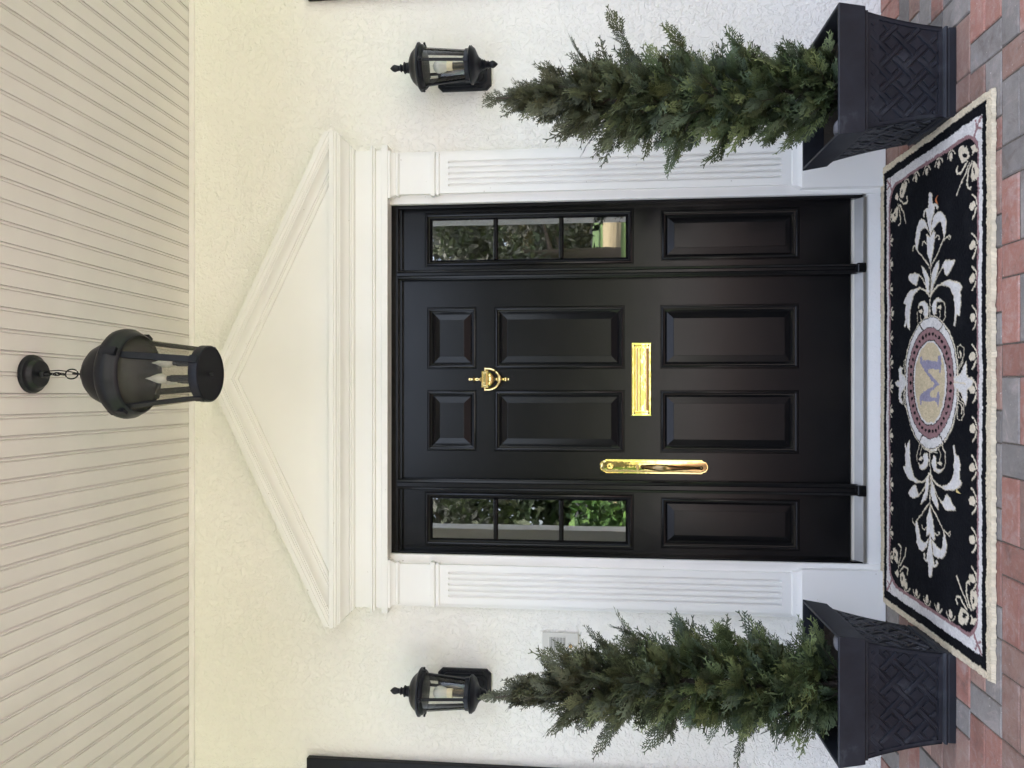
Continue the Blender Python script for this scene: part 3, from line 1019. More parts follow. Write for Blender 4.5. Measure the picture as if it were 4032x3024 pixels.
mb = MB().tube([(0, -0.02, 1.735 - LZ), (0, -0.06, 1.722 - LZ), (0, -0.10, 1.705 - LZ), (0, AY, 1.700 - LZ)], [0.016, 0.012, 0.011, 0.013], 10)
part('arm', mb, MI, wl, 40, False)
part('roof', MB().lathe([lp(2.000, 0.022), lp(1.998, 0.031), lp(1.993, 0.046), lp(1.985, 0.061), lp(1.974, 0.073), lp(1.965, 0.080), lp(1.9585, 0.092), lp(1.953, 0.1005), lp(1.947, 0.1005), lp(1.944, 0.095),
                         lp(1.9415, 0.092), lp(1.937, 0.093), lp(1.932, 0.090), lp(1.9275, 0.086), lp(1.927, 0.079)], 40, ax), MI, wl, 40, False)
part('top_finial', MB().lathe([lp(2.0855, 0.0006), lp(2.081, 0.0055), lp(2.073, 0.0125), lp(2.065, 0.0153), lp(2.057, 0.0135), lp(2.0525, 0.0115), lp(2.050, 0.0120), lp(2.048, 0.0105), lp(2.041, 0.0115), lp(2.0385, 0.0165),
                               lp(2.0355, 0.0165), lp(2.032, 0.0125), lp(2.025, 0.0150), lp(2.022, 0.0246), lp(2.0185, 0.0246), lp(2.0165, 0.0195), lp(2.013, 0.0225), lp(2.010, 0.0205), lp(2.006, 0.0225), lp(1.9985, 0.0235)], 24, ax), MI, wl, 40, False)
part('glass', MB().lathe([lp(1.9272, 0.0775), lp(1.751, 0.0600)], 40, ax, False), MGW, wl, 60, False)
part('gallery', MB().lathe([lp(1.752, 0.0600), lp(1.753, 0.0655), lp(1.7360, 0.0660), lp(1.7345, 0.0760), lp(1.7310, 0.0800), lp(1.7280, 0.0770), lp(1.7245, 0.0795), lp(1.7215, 0.0755), lp(1.712, 0.0680), lp(1.705, 0.0530),
                            lp(1.698, 0.0360), lp(1.690, 0.0270), lp(1.687, 0.0265)], 40, ax), MI, wl, 40, False)
part('lower_finial', MB().lathe([lp(1.6895, 0.0240), lp(1.686, 0.0255), lp(1.683, 0.0205), lp(1.680, 0.0235), lp(1.676, 0.0185), lp(1.672, 0.0210), lp(1.667, 0.0160), lp(1.660, 0.0130), lp(1.656, 0.0170), lp(1.653, 0.0130), lp(1.649, 0.0115),
                                 lp(1.645, 0.0140), lp(1.637, 0.0158), lp(1.629, 0.0130), lp(1.620, 0.0060), lp(1.6152, 0.0006)], 24, ax), MI, wl, 40, False)
for k in range(4):
    a = -PI / 2 + k * PI / 2
    ca, sa = math.cos(a), math.sin(a)
    mb = MB()
    def bar(r0, r1, z0_, z1_, w_, th):
        vs = []
        for r_, z in ((r0, z0_), (r1, z1_)):
            for t_, q in ((-w_, 0), (w_, 0), (w_, th), (-w_, th)):
                rr = r_ + q
                vs.append((ca * rr - sa * t_, AY + sa * rr + ca * t_, z - LZ))
        mb.add(vs, [(0, 1, 2, 3), (7, 6, 5, 4), (0, 4, 5, 1), (1, 5, 6, 2), (2, 6, 7, 3), (3, 7, 4, 0)])
    bar(0.0795, 0.0605, 1.935, 1.742, 0.0062, 0.004)
    bar(0.0615, 0.0630, 1.7555, 1.7330, 0.0095, 0.008)
    bar(0.0880, 0.0900, 1.926, 1.950, 0.0095, 0.006)
    st = part('strap', mb, MI, wl, 0, False)
    kb = MB().lathe([(0.0015, 0), (0.0025, 0.004), (0.0052, 0.007), (0.0052, 0.011), (0.002, 0.014)], 10)
    kb.v = [(ca * (0.094 + z) - sa * x, AY + sa * (0.094 + z) + ca * x, 1.9345 + y - LZ) for x, y, z in kb.v]
    part('thumb_screw', kb, MI, st, 40, False)
part('bulb', MB().lathe([lp(1.895, 0.0008), lp(1.893, 0.011), lp(1.888, 0.0195), lp(1.879, 0.0265), lp(1.868, 0.0290), lp(1.857, 0.0275), lp(1.846, 0.0235), lp(1.834, 0.0185)], 24, ax), MBU, wl, 60, False)
part('socket', MB().lathe([lp(1.836, 0.0185), lp(1.832, 0.0195), lp(1.811, 0.0195), lp(1.810, 0.012)], 20, ax), MSO, wl, 40, False)
part('socket_tube', MB().lathe([lp(1.8098, 0.0150), lp(1.752, 0.0150)], 20, ax), MI, wl, 40, False)
wl2 = copy_tree(wl)
wl2.location.x = -1.329
wl2['label'] = 'black carriage wall lantern on the left of the door, a cedar tip crossing its base'

# ------------------------------------------------------------------ pendant lantern
PX, PY = 0.033, -1.022
pd = thing('pendant_lantern', 'black pendant porch lantern hanging on a short chain from the beadboard ceiling', 'pendant lantern', (PX, PY, 3.07))
def q_(r, z): return (r, z)
c0 = (PX, PY, 0)
part('canopy', MB().lathe([(0.064, 3.0685), (0.0645, 3.061), (0.061, 3.054), (0.053, 3.050), (0.049, 3.044), (0.046, 3.036), (0.043, 3.0335), (0.012, 3.0325), (0.0105, 3.026), (0.008, 3.022)], 40, c0), MI, pd, 35)
def link(cz_, hw, hh, r_, ang, tilt=0.0):
    pts = []
    for k in range(20):
        a = 2 * PI * k / 20
        x, z = hw * math.cos(a), hh * math.sin(a)
        pts.append((PX + x * math.cos(ang) + tilt * z, PY + x * math.sin(ang), cz_ + z))
    return MB().tube(pts, r_, 8, closed=True)
for cz_, hw, hh, r_, ang in ((3.011, 0.007, 0.013, 0.0020, 0.5), (2.993, 0.006, 0.012, 0.0019, 2.1), (2.977, 0.006, 0.012, 0.0019, 0.6), (2.960, 0.007, 0.013, 0.0019, 2.0), (2.925, 0.0165, 0.022, 0.0023, 0.25), (2.901, 0.014, 0.018, 0.0025, 1.6)):
    part('chain_link', link(cz_, hw, hh, r_, ang, 0.05), MI, pd, 50)
mb = MB().tube([(PX + 0.004, PY, 3.03), (PX + 0.010, PY - 0.006, 3.0), (PX + 0.012, PY - 0.008, 2.965), (PX + 0.008, PY - 0.004, 2.93), (PX, PY, 2.89)], 0.0018, 8)
part('lamp_cord', mb, MI, pd, 50)
part('hood', MB().lathe([(0.008, 2.884), (0.020, 2.881), (0.032, 2.874), (0.036, 2.865), (0.035, 2.859), (0.048, 2.856), (0.070, 2.845), (0.088, 2.826), (0.100, 2.802), (0.106, 2.782), (0.108, 2.772), (0.120, 2.768),
                         (0.134, 2.757), (0.144, 2.746), (0.1475, 2.731), (0.1455, 2.714), (0.139, 2.706), (0.136, 2.696), (0.132, 2.688), (0.126, 2.684), (0.122, 2.690), (0.116, 2.694)], 48, c0), MI, pd, 35)
part('glass', MB().lathe([(0.1165, 2.694), (0.0845, 2.466)], 48, c0, False), MGP, pd, 60)
part('bottom_drum', MB().lathe([(0.080, 2.474), (0.0905, 2.4735), (0.0920, 2.470), (0.0915, 2.446), (0.0885, 2.4430), (0.0865, 2.4455), (0.004, 2.4465)], 48, c0), MI, pd, 35)
part('bottom_knob', MB().lathe([(0.007, 2.4465), (0.007, 2.440), (0.005, 2.436), (0.001, 2.434)], 14, c0), MI, pd, 35)
for k in range(4):
    a = R(-60 + 90 * k)                                # straps at 30 deg right and 60 deg left of the viewer
    a = -PI / 2 + R(30) + k * PI / 2
    ca, sa = math.cos(a), math.sin(a)
    mb = MB()
    def bar2(r0, r1, z0_, z1_, w_, th):
        vs = []
        for r_, z in ((r0, z0_), (r1, z1_)):
            for t_, q in ((-w_, 0), (w_, 0), (w_, th), (-w_, th)):
                rr = r_ + q
                vs.append((PX + ca * rr - sa * t_, PY + sa * rr + ca * t_, z))
        mb.add(vs, [(0, 1, 2, 3), (7, 6, 5, 4), (0, 4, 5, 1), (1, 5, 6, 2), (2, 6, 7, 3), (3, 7, 4, 0)])
    bar2(0.1185, 0.0860, 2.700, 2.460, 0.0110, 0.005)
    bar2(0.0900, 0.0900, 2.4755, 2.4480, 0.0130, 0.005)
    bar2(0.1330, 0.1330, 2.692, 2.745, 0.0130, 0.013)
    part('strap', mb, MI, pd, 0)
part('candle_holder', MB().lathe([(0.046, 2.4740), (0.046, 2.4785), (0.010, 2.4800), (0.009, 2.4740)], 24, c0), MI, pd, 35)
for a, hz in ((R(-115), 2.560), (R(5), 2.560), (R(125), 2.560)):
    cx_, cy_ = PX + 0.036 * math.cos(a), PY + 0.036 * math.sin(a)
    cs = part('candle_sleeve', MB().lathe([(0.0115, 2.4788), (0.0115, hz), (0.009, hz + 0.001), (0.009, hz + 0.012), (0.0075, hz + 0.012)], 16, (cx_, cy_, 0)), MI, pd, 40)
    part('flame_bulb', MB().lathe([(0.0075, hz + 0.0125), (0.013, hz + 0.020), (0.0165, hz + 0.032), (0.0155, hz + 0.045), (0.0105, hz + 0.060), (0.005, hz + 0.073), (0.002, hz + 0.084), (0.0005, hz + 0.088)], 18, (cx_, cy_, 0)), MBU, cs, 60)

# ------------------------------------------------------------------ shutters
def shutter(x_in, sgn, label):
    s = thing('shutter', label, 'shutter', (x_in, -0.002, 1.05), 0, 'black window shutters')
    z0_, z1_, w_ = 0.55, 2.50, 0.40
    xa, xb = (x_in, x_in + sgn * 0.055), (x_in + sgn * (w_ - 0.055), x_in + sgn * w_)
    for a, b in (xa, xb):
        part('stile', MB().box(a, b, -0.034, -0.003, z0_, z1_), MSH, s, 0, bevel=0.004)
    for a, b in ((z0_, z0_ + 0.08), (1.50, 1.57), (z1_ - 0.065, z1_)):
        part('rail', MB().box(x_in + sgn * 0.0552, x_in + sgn * (w_ - 0.0552), -0.032, -0.003, a, b), MSH, s, 0, bevel=0.003)
    k = 0
    z = z0_ + 0.10
    while z < z1_ - 0.085:
        if not 1.48 < z < 1.585:
            part('slat', MB().prism_x([(-0.028, z - 0.014), (-0.025, z - 0.016), (-0.008, z + 0.014), (-0.011, z + 0.016)], x_in + sgn * 0.0553, x_in + sgn * (w_ - 0.0553)), MSH, s, 0)
        z += 0.036
    return s
shutter(-1.692, -1, 'black shutter edge on the stucco at the far left of the wall')
shutter(1.744, 1, 'black shutter corner peeping in at the far right edge above the right lantern')

# ------------------------------------------------------------------ intercom
ic = thing('intercom', 'beige doorbell intercom with speaker slots and amber button half hidden by cedar', 'intercom', (-1.168, 0, 1.353))
part('faceplate', MB().box(-1.242, -1.096, -0.010, -0.0008, 1.2745, 1.4325), MIC, ic, 0, bevel=0.002)
part('speaker_grille', MB().rects(-1.166, 1.3680, 0.055, 0.0375, [(0, 0), (0.0012, 0.0015), (0.003, 0.0018)], -0.010), MIC, ic, 0)
mb = MB()
for k in range(11):
    z = 1.4000 - k * 0.0064
    for j in range(18):
        x = -1.116 - j * 0.0056
        mb.box(x - 0.0046, x, -0.0122, -0.0117, z - 0.0030, z)
part('speaker_slots', mb, MID, ic, 0)
mb = MB().lathe([(0.0088, 0), (0.0088, 0.003), (0.0072, 0.004), (0.0066, 0.002)], 20)
mb.v = [(-1.153 + x, -0.0101 - z, 1.3085 + y) for x, y, z in mb.v]
part('button_ring', mb, MBD, ic, 40)
mb = MB().lathe([(0.0064, 0), (0.0064, 0.0035), (0.004, 0.005), (0.0008, 0.0055)], 20)
mb.v = [(-1.153 + x, -0.0121 - z, 1.3085 + y) for x, y, z in mb.v]
part('bell_button', mb, MBT, ic, 40)

# ------------------------------------------------------------------ planters
PW, PH = 0.44, 0.4025
def sq(h, z, bow=0.0):
    return [(-h, -h, z), (h, -h, z), (h, h, z), (-h, h, z)]
pl = thing('planter', 'black square lattice planter right of the rug, dusty blotch on its rim', 'planter', (1.047, -0.533, 0), 0, 'planters flanking the door')
def bw(z):                                             # half width of the flared body at height z
    u_ = (z - 0.045) / (0.305 - 0.045)
    return 0.1475 + (0.1915 - 0.1475) * (0.62 * u_ + 0.38 * u_ * u_)
zs = [0.045 + 0.26 * k / 10 for k in range(11)]
part('body', MB().loft([sq(bw(z), z) for z in zs]), MP, pl, 0, False)
part('rim', MB().loft([sq(0.192, 0.3000), sq(0.199, 0.3010), sq(0.199, 0.3100), sq(0.2085, 0.3130), sq(0.2195, 0.3990), sq(0.2185, 0.4025), sq(0.2095, 0.4025), sq(0.2075, 0.399), sq(0.186, 0.26), sq(0.160, 0.26)], False, False), MP, pl, 0, False, 0.0018)
part('foot', MB().loft([sq(0.142, 0.001), sq(0.150, 0.0012), sq(0.1505, 0.024), sq(0.1485, 0.026), sq(0.153, 0.029), sq(0.1545, 0.034), sq(0.153, 0.039), sq(0.149, 0.042), sq(0.146, 0.047)], True, False), MP, pl, 0, False, 0.0012)
part('soil', MB().box(-0.193, 0.193, -0.193, 0.193, 0.315, 0.330), MSOIL, pl, 0, False)

def lattice_side(rot):
    """raised border and woven straps that follow the flared face"""
    mb = MB()
    zlo, zhi = 0.058, 0.292
    def P_(u_, z, d):
        # u_ in -1..1 across the face, d = proud of the body
        h = bw(z)
        p = (u_ * (h - 0.012 if abs(u_) <= 1 else h), -(h + d), z)
        c_, s_ = math.cos(rot), math.sin(rot)
        return (p[0] * c_ - p[1] * s_, p[0] * s_ + p[1] * c_, p[2])
    def W_(x, z, d):
        h = bw(z)
        c_, s_ = math.cos(rot), math.sin(rot)
        y = -(h + d)
        return (x * c_ - y * s_, x * s_ + y * c_, z)
    def inside(x, z):
        return zlo < z < zhi and abs(x) < bw(z) - 0.012
    def slab(x0, z0, x1, z1, hw, d0, d1, d2):
        # strip from (x0,z0) to (x1,z1), clipped to the field, raised d0 (ends) .. d1 (middle)
        n = 8
        dx, dz = x1 - x0, z1 - z0
        ln = math.hypot(dx, dz)
        nx, nz = -dz / ln, dx / ln
        run = []
        for k in range(n + 1):
            u_ = k / n
            x, z = x0 + dx * u_, z0 + dz * u_
            if inside(x, z):
                run.append((x, z, d0 + (d1 - d0) * math.sin(PI * u_) ** 0.7))
        if len(run) < 2: return
        rings = []
        for x, z, d in run:
            a = (x + nx * hw, min(max(z + nz * hw, zlo), zhi))
            b = (x - nx * hw, min(max(z - nz * hw, zlo), zhi))
            ai = (x + nx * hw * 0.72, min(max(z + nz * hw * 0.72, zlo), zhi))
            bi = (x - nx * hw * 0.72, min(max(z - nz * hw * 0.72, zlo), zhi))
            rings.append([W_(a[0], a[1], d2), W_(ai[0], ai[1], d), W_(bi[0], bi[1], d), W_(b[0], b[1], d2)])
        mb.loft(rings, True, True)
    pit = 0.0595
    a45 = R(46)
    ex = Vector((math.cos(a45), math.sin(a45)))
    ez = Vector((-math.cos(a45), math.sin(a45)))
    oc = Vector((0.012, 0.176))
    for i in range(-6, 7):
        for j in range(-6, 7):
            c = oc + ex * (i * pit) + ez * (j * pit)
            if not (-0.05 < c.y - 0.176 + 0.176 < 0.40) or abs(c.x) > 0.26: continue
            if (i + j) % 2 == 0:
                a, b = c - ex * pit * 0.86, c + ex * pit * 0.86
            else:
                a, b = c - ez * pit * 0.86, c + ez * pit * 0.86
            slab(a.x, a.y, b.x, b.y, 0.0076, 0.0022, 0.0066, -0.001)
            # raised square in the cell
            cc = c + ex * pit * 0.5 + ez * pit * 0.5
            if inside(cc.x, cc.y) and inside(cc.x + 0.012, cc.y) and inside(cc.x - 0.012, cc.y):
                h_ = pit * 0.5 - 0.0128
                def sqr(h, d):
                    pts = []
                    for s1, s2 in ((-1, -1), (1, -1), (1, 1), (-1, 1)):
                        q = cc + ex * (s1 * h) + ez * (s2 * h)
                        z = min(max(q.y, zlo), zhi)
                        lim = bw(z) - 0.0125
                        pts.append(W_(min(max(q.x, -lim), lim), z, d))
                    return pts
                mb.loft([sqr(h_, -0.001), sqr(h_ - 0.0022, 0.0046)], False, True)
    # border
    for k in range(10):
        za, zb = zlo - 0.012 + (zhi + 0.010 - zlo + 0.012) * k / 10, zlo - 0.012 + (zhi + 0.010 - zlo + 0.012) * (k + 1) / 10
        for sg in (-1, 1):
            rings = []
            for z in (za, zb):
                h = bw(z)
                rings.append([W_(sg * (h + 0.0042), z, -0.001), W_(sg * (h + 0.0042), z, 0.0042), W_(sg * (h - 0.010), z, 0.0042), W_(sg * (h - 0.012), z, -0.001)])
            mb.loft(rings, k == 0, k == 9)
    for za, zb in ((zlo - 0.012, zlo + 0.001), (zhi - 0.001, zhi + 0.012)):
        rings = []
        for sg in (-1, 1):
            h0, h1 = bw(za) - 0.011, bw(zb) - 0.011
            rings.append([W_(sg * h0, za, -0.001), W_(sg * h0, za, 0.0040), W_(sg * h1, zb, 0.0040), W_(sg * h1, zb, -0.001)])
        mb.loft(rings, True, True)
    return mb
for k in range(4):
    part('lattice_panel', lattice_side(k * PI / 2), MP, pl, 0, False)
pl2 = copy_tree(pl)
pl2.location = (-1.056, -0.533, 0)
pl2['label'] = 'black square lattice planter left of the rug, cut by the picture edge'
BASE[pl2.name] = Vector(pl2.location)

# pebbles tucked at the inner front corner of each planter
PEBL = ('pebble wedged highest in the inner front corner of the %s planter', 'pebble against the front rim of the %s planter under the cedar', 'pebble set back from the corner along the inner side of the %s planter')
def pebble(x, y, z, r_, sd_, which, i):
    rr = random.Random(sd_)
    mb = MB().lathe([(max(0.0005, r_ * math.sin(PI * q / 7)), r_ * 0.7 * -math.cos(PI * q / 7)) for q in range(8)], 12)
    sx, sy = rr.uniform(0.85, 1.25), rr.uniform(0.8, 1.1)
    mb.v = [(a * sx + rr.uniform(-1, 1) * r_ * 0.04, b * sy, c) for a, b, c in mb.v]
    o = single('pebble', mb, MPEB, 'smooth grey ' + PEBL[i] % which, 'pebble', 60, 'pebbles in the %s planter' % which)
    o.location = (x, y, z)
for sgn, cx_, which in ((1, 1.047, 'right'), (-1, -1.056, 'left')):
    for i, (dx, dy, z, r_) in enumerate(((0.178, -0.160, 0.382, 0.026), (0.150, -0.180, 0.372, 0.024), (0.172, -0.120, 0.370, 0.026), (0.125, -0.155, 0.362, 0.028), (0.168, -0.165, 0.352, 0.024), (0.145, -0.13, 0.352, 0.02))):
        if i < 3: pebble(cx_ - sgn * dx, -0.533 + dy, z, r_, i + 10 * sgn, which, i)

# ------------------------------------------------------------------ cedar topiaries
def spray_template(seed):
    """flat fern-like spray in the XY plane growing along +X: list of strips (x0,y0,x1,y1,w0,w1)"""
    rr = random.Random(seed)
    L_ = rr.uniform(0.085, 0.13)
    st = []
    n = 7
    bend = rr.uniform(-0.25, 0.25)
    ax_ = [(L_ * k / n, bend * L_ * (k / n) ** 2) for k in range(n + 1)]
    for k in range(n):
        st.append((*ax_[k], *ax_[k + 1], 0.0022, 0.0020))
    for k in range(1, n + 1):
        for sg in (-1, 1):
            if k == n and sg == 1: continue
            bl = (0.046 * (1 - 0.78 * k / n) + 0.010) * rr.uniform(0.75, 1.2)
            an = sg * R(rr.uniform(28, 44)) if k < n else 0
            x, y = ax_[k]
            if sg > 0: x -= L_ / n * 0.5
            ux, uy = math.cos(an), math.sin(an)
            st.append((x, y, x + ux * bl, y + uy * bl, 0.0021, 0.0015))
            m = max(1, int(bl / 0.0120))
            for q in range(1, m + 1):
                for s2 in (-1, 1):
                    tl = (0.017 * (1 - 0.5 * q / (m + 0.5)) + 0.004) * rr.uniform(0.7, 1.2)
                    a2 = an + s2 * R(rr.uniform(26, 42))
                    px, py = x + ux * bl * q / (m + 0.6), y + uy * bl * q / (m + 0.6)
                    st.append((px, py, px + math.cos(a2) * tl, py + math.sin(a2) * tl, 0.0021, 0.0014))
    V, Q = [], []
    for x0, y0_, x1, y1, w0, w1 in st:
        dx, dy = x1 - x0, y1 - y0_
        l_ = math.hypot(dx, dy) + 1e-9
        nx, ny = -dy / l_, dx / l_
        b = len(V)
        zb = rr.uniform(-0.0015, 0.0015)
        V += [(x0 + nx * w0, y0_ + ny * w0, 0), (x0 - nx * w0, y0_ - ny * w0, 0), (x1 - nx * w1, y1 - ny * w1, zb), (x1 + nx * w1, y1 + ny * w1, zb)]
        Q.append((b, b + 1, b + 2, b + 3))
    V = np.array(V)
    V[:, 2] -= 1.8 * V[:, 0] ** 2 + 4.0 * V[:, 1] ** 2      # slight droop and cup
    return V, np.array(Q)
SRNG = np.random.RandomState(77)
SPR = [spray_template(s_) for s_ in range(10)]

def cedar(loc, tip, prof, seed, label, accents, nbr=225):
    rr = random.Random(seed)
    t = thing('cedar_topiary', label, 'potted plant', loc, 0, 'artificial cedars in the planters')
    base = Vector(loc)
    top = Vector(tip)
    def axis(u_):
        p = base.lerp(top, u_)
        p.x += 0.018 * math.sin(u_ * 5 + seed)
        p.y += 0.012 * math.cos(u_ * 4 + seed)
        return p
    def rad(u_):
        for (a, ra), (b, rb) in zip(prof, prof[1:]):
            if a <= u_ <= b: return ra + (rb - ra) * (u_ - a) / (b - a)
        return prof[-1][1]
    stem = MB().tube([axis(k / 14) for k in range(15)], [0.014 - 0.0115 * k / 14 for k in range(15)], 8)
    VV, QQ, CC = [], [], []
    nv = 0
    def put(p, d, upv, sc, col):
        nonlocal nv
        V, Q = SPR[rr.randrange(len(SPR))]
        x = d.normalized()
        z = (upv - x * upv.dot(x))
        z = z.normalized() if z.length > 1e-4 else Vector((0, 0, 1)).cross(x).normalized()
        y = z.cross(x)
        A = np.array([x, y, z]) * sc
        W = V @ A + np.array(p)
        VV.append(W)
        QQ.append(Q + nv)
        c = np.tile(np.array(col), (len(W), 1))
        f = 0.62 + 0.85 * (V[:, 0] / 0.12)[:, None]        # each spray paler towards its tip
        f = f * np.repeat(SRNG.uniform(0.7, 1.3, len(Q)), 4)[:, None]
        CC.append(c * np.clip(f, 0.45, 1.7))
        nv += len(W)
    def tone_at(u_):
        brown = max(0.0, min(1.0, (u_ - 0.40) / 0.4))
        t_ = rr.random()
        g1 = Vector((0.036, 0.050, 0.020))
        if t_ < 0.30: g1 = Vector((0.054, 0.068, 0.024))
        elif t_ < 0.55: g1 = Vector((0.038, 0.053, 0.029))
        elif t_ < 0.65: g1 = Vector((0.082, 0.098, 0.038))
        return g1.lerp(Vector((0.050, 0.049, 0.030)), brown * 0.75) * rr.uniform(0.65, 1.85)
    def branch(u_, ang, r_, el, ns, spread, sc):
        p0 = axis(u_)
        out = Vector((math.cos(ang), math.sin(ang), 0))
        reach = r_ / max(0.35, math.cos(el))
        d = out * math.cos(el) + Vector((0, 0, 1)) * math.sin(el)
        start = p0 - Vector((0, 0, 1)) * r_ * math.tan(el) * 0.55
        pts = []
        m = 5
        for k in range(m + 1):
            q = start + d * reach * k / m
            q.z -= 0.10 * reach * (k / m) ** 2
            pts.append(q)
        stem.tube(pts, [0.0032 - 0.0022 * k / m for k in range(m + 1)], 4, cap=False)
        for k in range(ns + 1):
            f = 0.28 + 0.64 * k / ns
            idx = f * m
            a_ = int(min(idx, m - 1))
            p = pts[a_].lerp(pts[a_ + 1], idx - a_)
            side = 1 if k % 2 else -1
            sd_ = Vector((-math.sin(ang), math.cos(ang), 0)) * side
            dd = d + sd_ * rr.uniform(0.2, 1.0) * spread + Vector((rr.uniform(-.3, .3), rr.uniform(-.3, .3), rr.uniform(-.15, .75))) * spread
            if k == ns: dd = d + Vector((rr.uniform(-.15, .15), rr.uniform(-.15, .15), rr.uniform(-.1, .2)))
            upv = Vector((rr.uniform(-1, 1), rr.uniform(-1.2, 0.8), rr.uniform(-0.5, 1)))
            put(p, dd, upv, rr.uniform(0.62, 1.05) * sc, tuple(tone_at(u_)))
    for i in range(nbr):
        u_ = 0.02 + 0.90 * ((i + rr.random()) / nbr) ** 1.12
        ang = i * 2.39996 + rr.uniform(-0.5, 0.5)
        r_ = rad(u_) * rr.uniform(0.45, 1.0)
        el = R(rr.uniform(15, 62)) if u_ < 0.75 else R(rr.uniform(50, 80))
        branch(u_, ang, r_, el, 5 if u_ < 0.75 else 3, 1.0 if u_ < 0.8 else 0.5, 1.0 if u_ < 0.8 else 0.75)
    for z_, deg, r_, el in accents:                       # the longer shoots that break the outline
        branch((z_ - base.z) / (top.z - base.z), R(deg), r_ * 0.97, R(el), 7, 0.55, 0.95)
    for k in range(6):
        p = axis(0.86 + 0.13 * k / 5)
        d = (top - base).normalized() + Vector((rr.uniform(-.3, .3), rr.uniform(-.3, .3), 0))
        put(p, d, Vector((rr.uniform(-1, 1), -1, 0.2)), 0.72, tuple(tone_at(0.95)))
    off = np.array(loc)
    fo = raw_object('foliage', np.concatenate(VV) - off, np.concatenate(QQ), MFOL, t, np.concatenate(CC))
    fo['kind'] = 'stuff'
    part('stem', stem, MSTEM, t, 60)
    return t
cedar((1.047, -0.533, 0.331), (1.060, -0.53, 1.575), [(0, 0.13), (0.10, 0.155), (0.3, 0.142), (0.55, 0.135), (0.70, 0.090), (0.82, 0.045), (0.92, 0.022), (1.0, 0.004)], 3,
      'narrow dark green artificial cedar standing in the right planter, tip clear of the wall lantern',
      [(1.06, -10, 0.26, 38), (1.19, -5, 0.15, 50), (1.10, 185, 0.15, 45), (0.88, 175, 0.19, 30), (0.86, -15, 0.21, 35), (1.30, 10, 0.11, 58), (0.66, -5, 0.20, 30), (1.22, 200, 0.11, 50), (0.72, 190, 0.18, 25), (0.98, 250, 0.16, 40), (0.80, 280, 0.18, 40)])
cedar((-1.062, -0.533, 0.331), (-1.170, -0.53, 1.575), [(0, 0.13), (0.10, 0.160), (0.3, 0.150), (0.55, 0.140), (0.70, 0.105), (0.82, 0.055), (0.92, 0.022), (1.0, 0.004)], 11,
      'leaning olive green artificial cedar in the left planter, tip crossing the wall lantern',
      [(1.02, -5, 0.19, 40), (1.12, 5, 0.15, 48), (1.26, 185, 0.13, 55), (1.10, 190, 0.18, 42), (0.92, 175, 0.19, 35), (0.84, -10, 0.20, 35), (0.64, 185, 0.20, 30), (0.70, 0, 0.18, 30), (1.24, 0, 0.10, 58), (0.95, 260, 0.17, 40), (0.78, 290, 0.18, 40)])

# ------------------------------------------------------------------ rug
fpx, sP, cP = 3028.0, math.sin(PITCH), math.cos(PITCH)
def ground_xy(ix, iy, z=0.012):
    """where a traced point of the rug pattern lies on the floor"""
    u_, v_ = 1512 - iy, 2016 - ix
    d = (z - 1.22) / (sP + v_ / fpx * cP)
    return (u_ / fpx * d, d * (cP - v_ / fpx * sP) - 3.4)
KS = 600 / 2212
def tr_(oy, pts):
    return np.array([ground_xy(3432 + x * KS, oy + y * KS) for x, y in pts])
RX0, RX1, RY0, RY1 = -0.9075, 0.8985, -0.9400, -0.0400
RCX = (RX0 + RX1) / 2
STEP = 0.0030
nx, ny = int((RX1 - RX0) / STEP) + 1, int((RY1 - RY0) / STEP) + 1
gx, gy = np.meshgrid(np.linspace(RX0, RX1, nx), np.linspace(RY0, RY1, ny))
nr = np.random.RandomState(5)
# ragged tuft outlines
def smooth_noise(amp, k):
    a = nr.randn(ny // k + 2, nx // k + 2)
    yi, xi = np.linspace(0, a.shape[0] - 1.001, ny), np.linspace(0, a.shape[1] - 1.001, nx)
    y0_, x0_ = yi.astype(int), xi.astype(int)
    fy, fx = (yi - y0_)[:, None], (xi - x0_)[None, :]
    return amp * (a[y0_][:, x0_] * (1 - fy) * (1 - fx) + a[y0_ + 1][:, x0_] * fy * (1 - fx) + a[y0_][:, x0_ + 1] * (1 - fy) * fx + a[y0_ + 1][:, x0_ + 1] * fy * fx)
qx = gx + smooth_noise(0.0011, 2) + smooth_noise(0.0016, 8)
qy = gy + smooth_noise(0.0011, 2) + smooth_noise(0.0016, 8)
CREAM, WHITE, BLACK = (0.66, 0.57, 0.42), (0.68, 0.652, 0.625), (0.0062, 0.0066, 0.0085)
MAUVE, BEIGE, LAV = (0.30, 0.175, 0.175), (0.60, 0.50, 0.33), (0.30, 0.28, 0.37)
IVORY = (0.68, 0.60, 0.46)
col = np.empty((ny, nx, 3))
col[:] = BLACK
hgt = np.zeros((ny, nx))

def fill(pts, c, h=0.002, mask_only=False):
    pts = np.asarray(pts)
    x0_, y0_ = pts.min(0) - 0.006
    x1_, y1_ = pts.max(0) + 0.006
    i0, i1 = max(0, int((y0_ - RY0) / STEP)), min(ny, int((y1_ - RY0) / STEP) + 2)
    j0, j1 = max(0, int((x0_ - RX0) / STEP)), min(nx, int((x1_ - RX0) / STEP) + 2)
    if i1 <= i0 or j1 <= j0: return
    X, Y = qx[i0:i1, j0:j1], qy[i0:i1, j0:j1]
    ins = np.zeros(X.shape, bool)
    n = len(pts)
    for k in range(n):
        xa, ya = pts[k]
        xb, yb = pts[(k + 1) % n]
        if ya == yb: continue
        cond = ((ya > Y) != (yb > Y)) & (X < (xb - xa) * (Y - ya) / (yb - ya) + xa)
        ins ^= cond
    col[i0:i1, j0:j1][ins] = c
    hgt[i0:i1, j0:j1][ins] = h

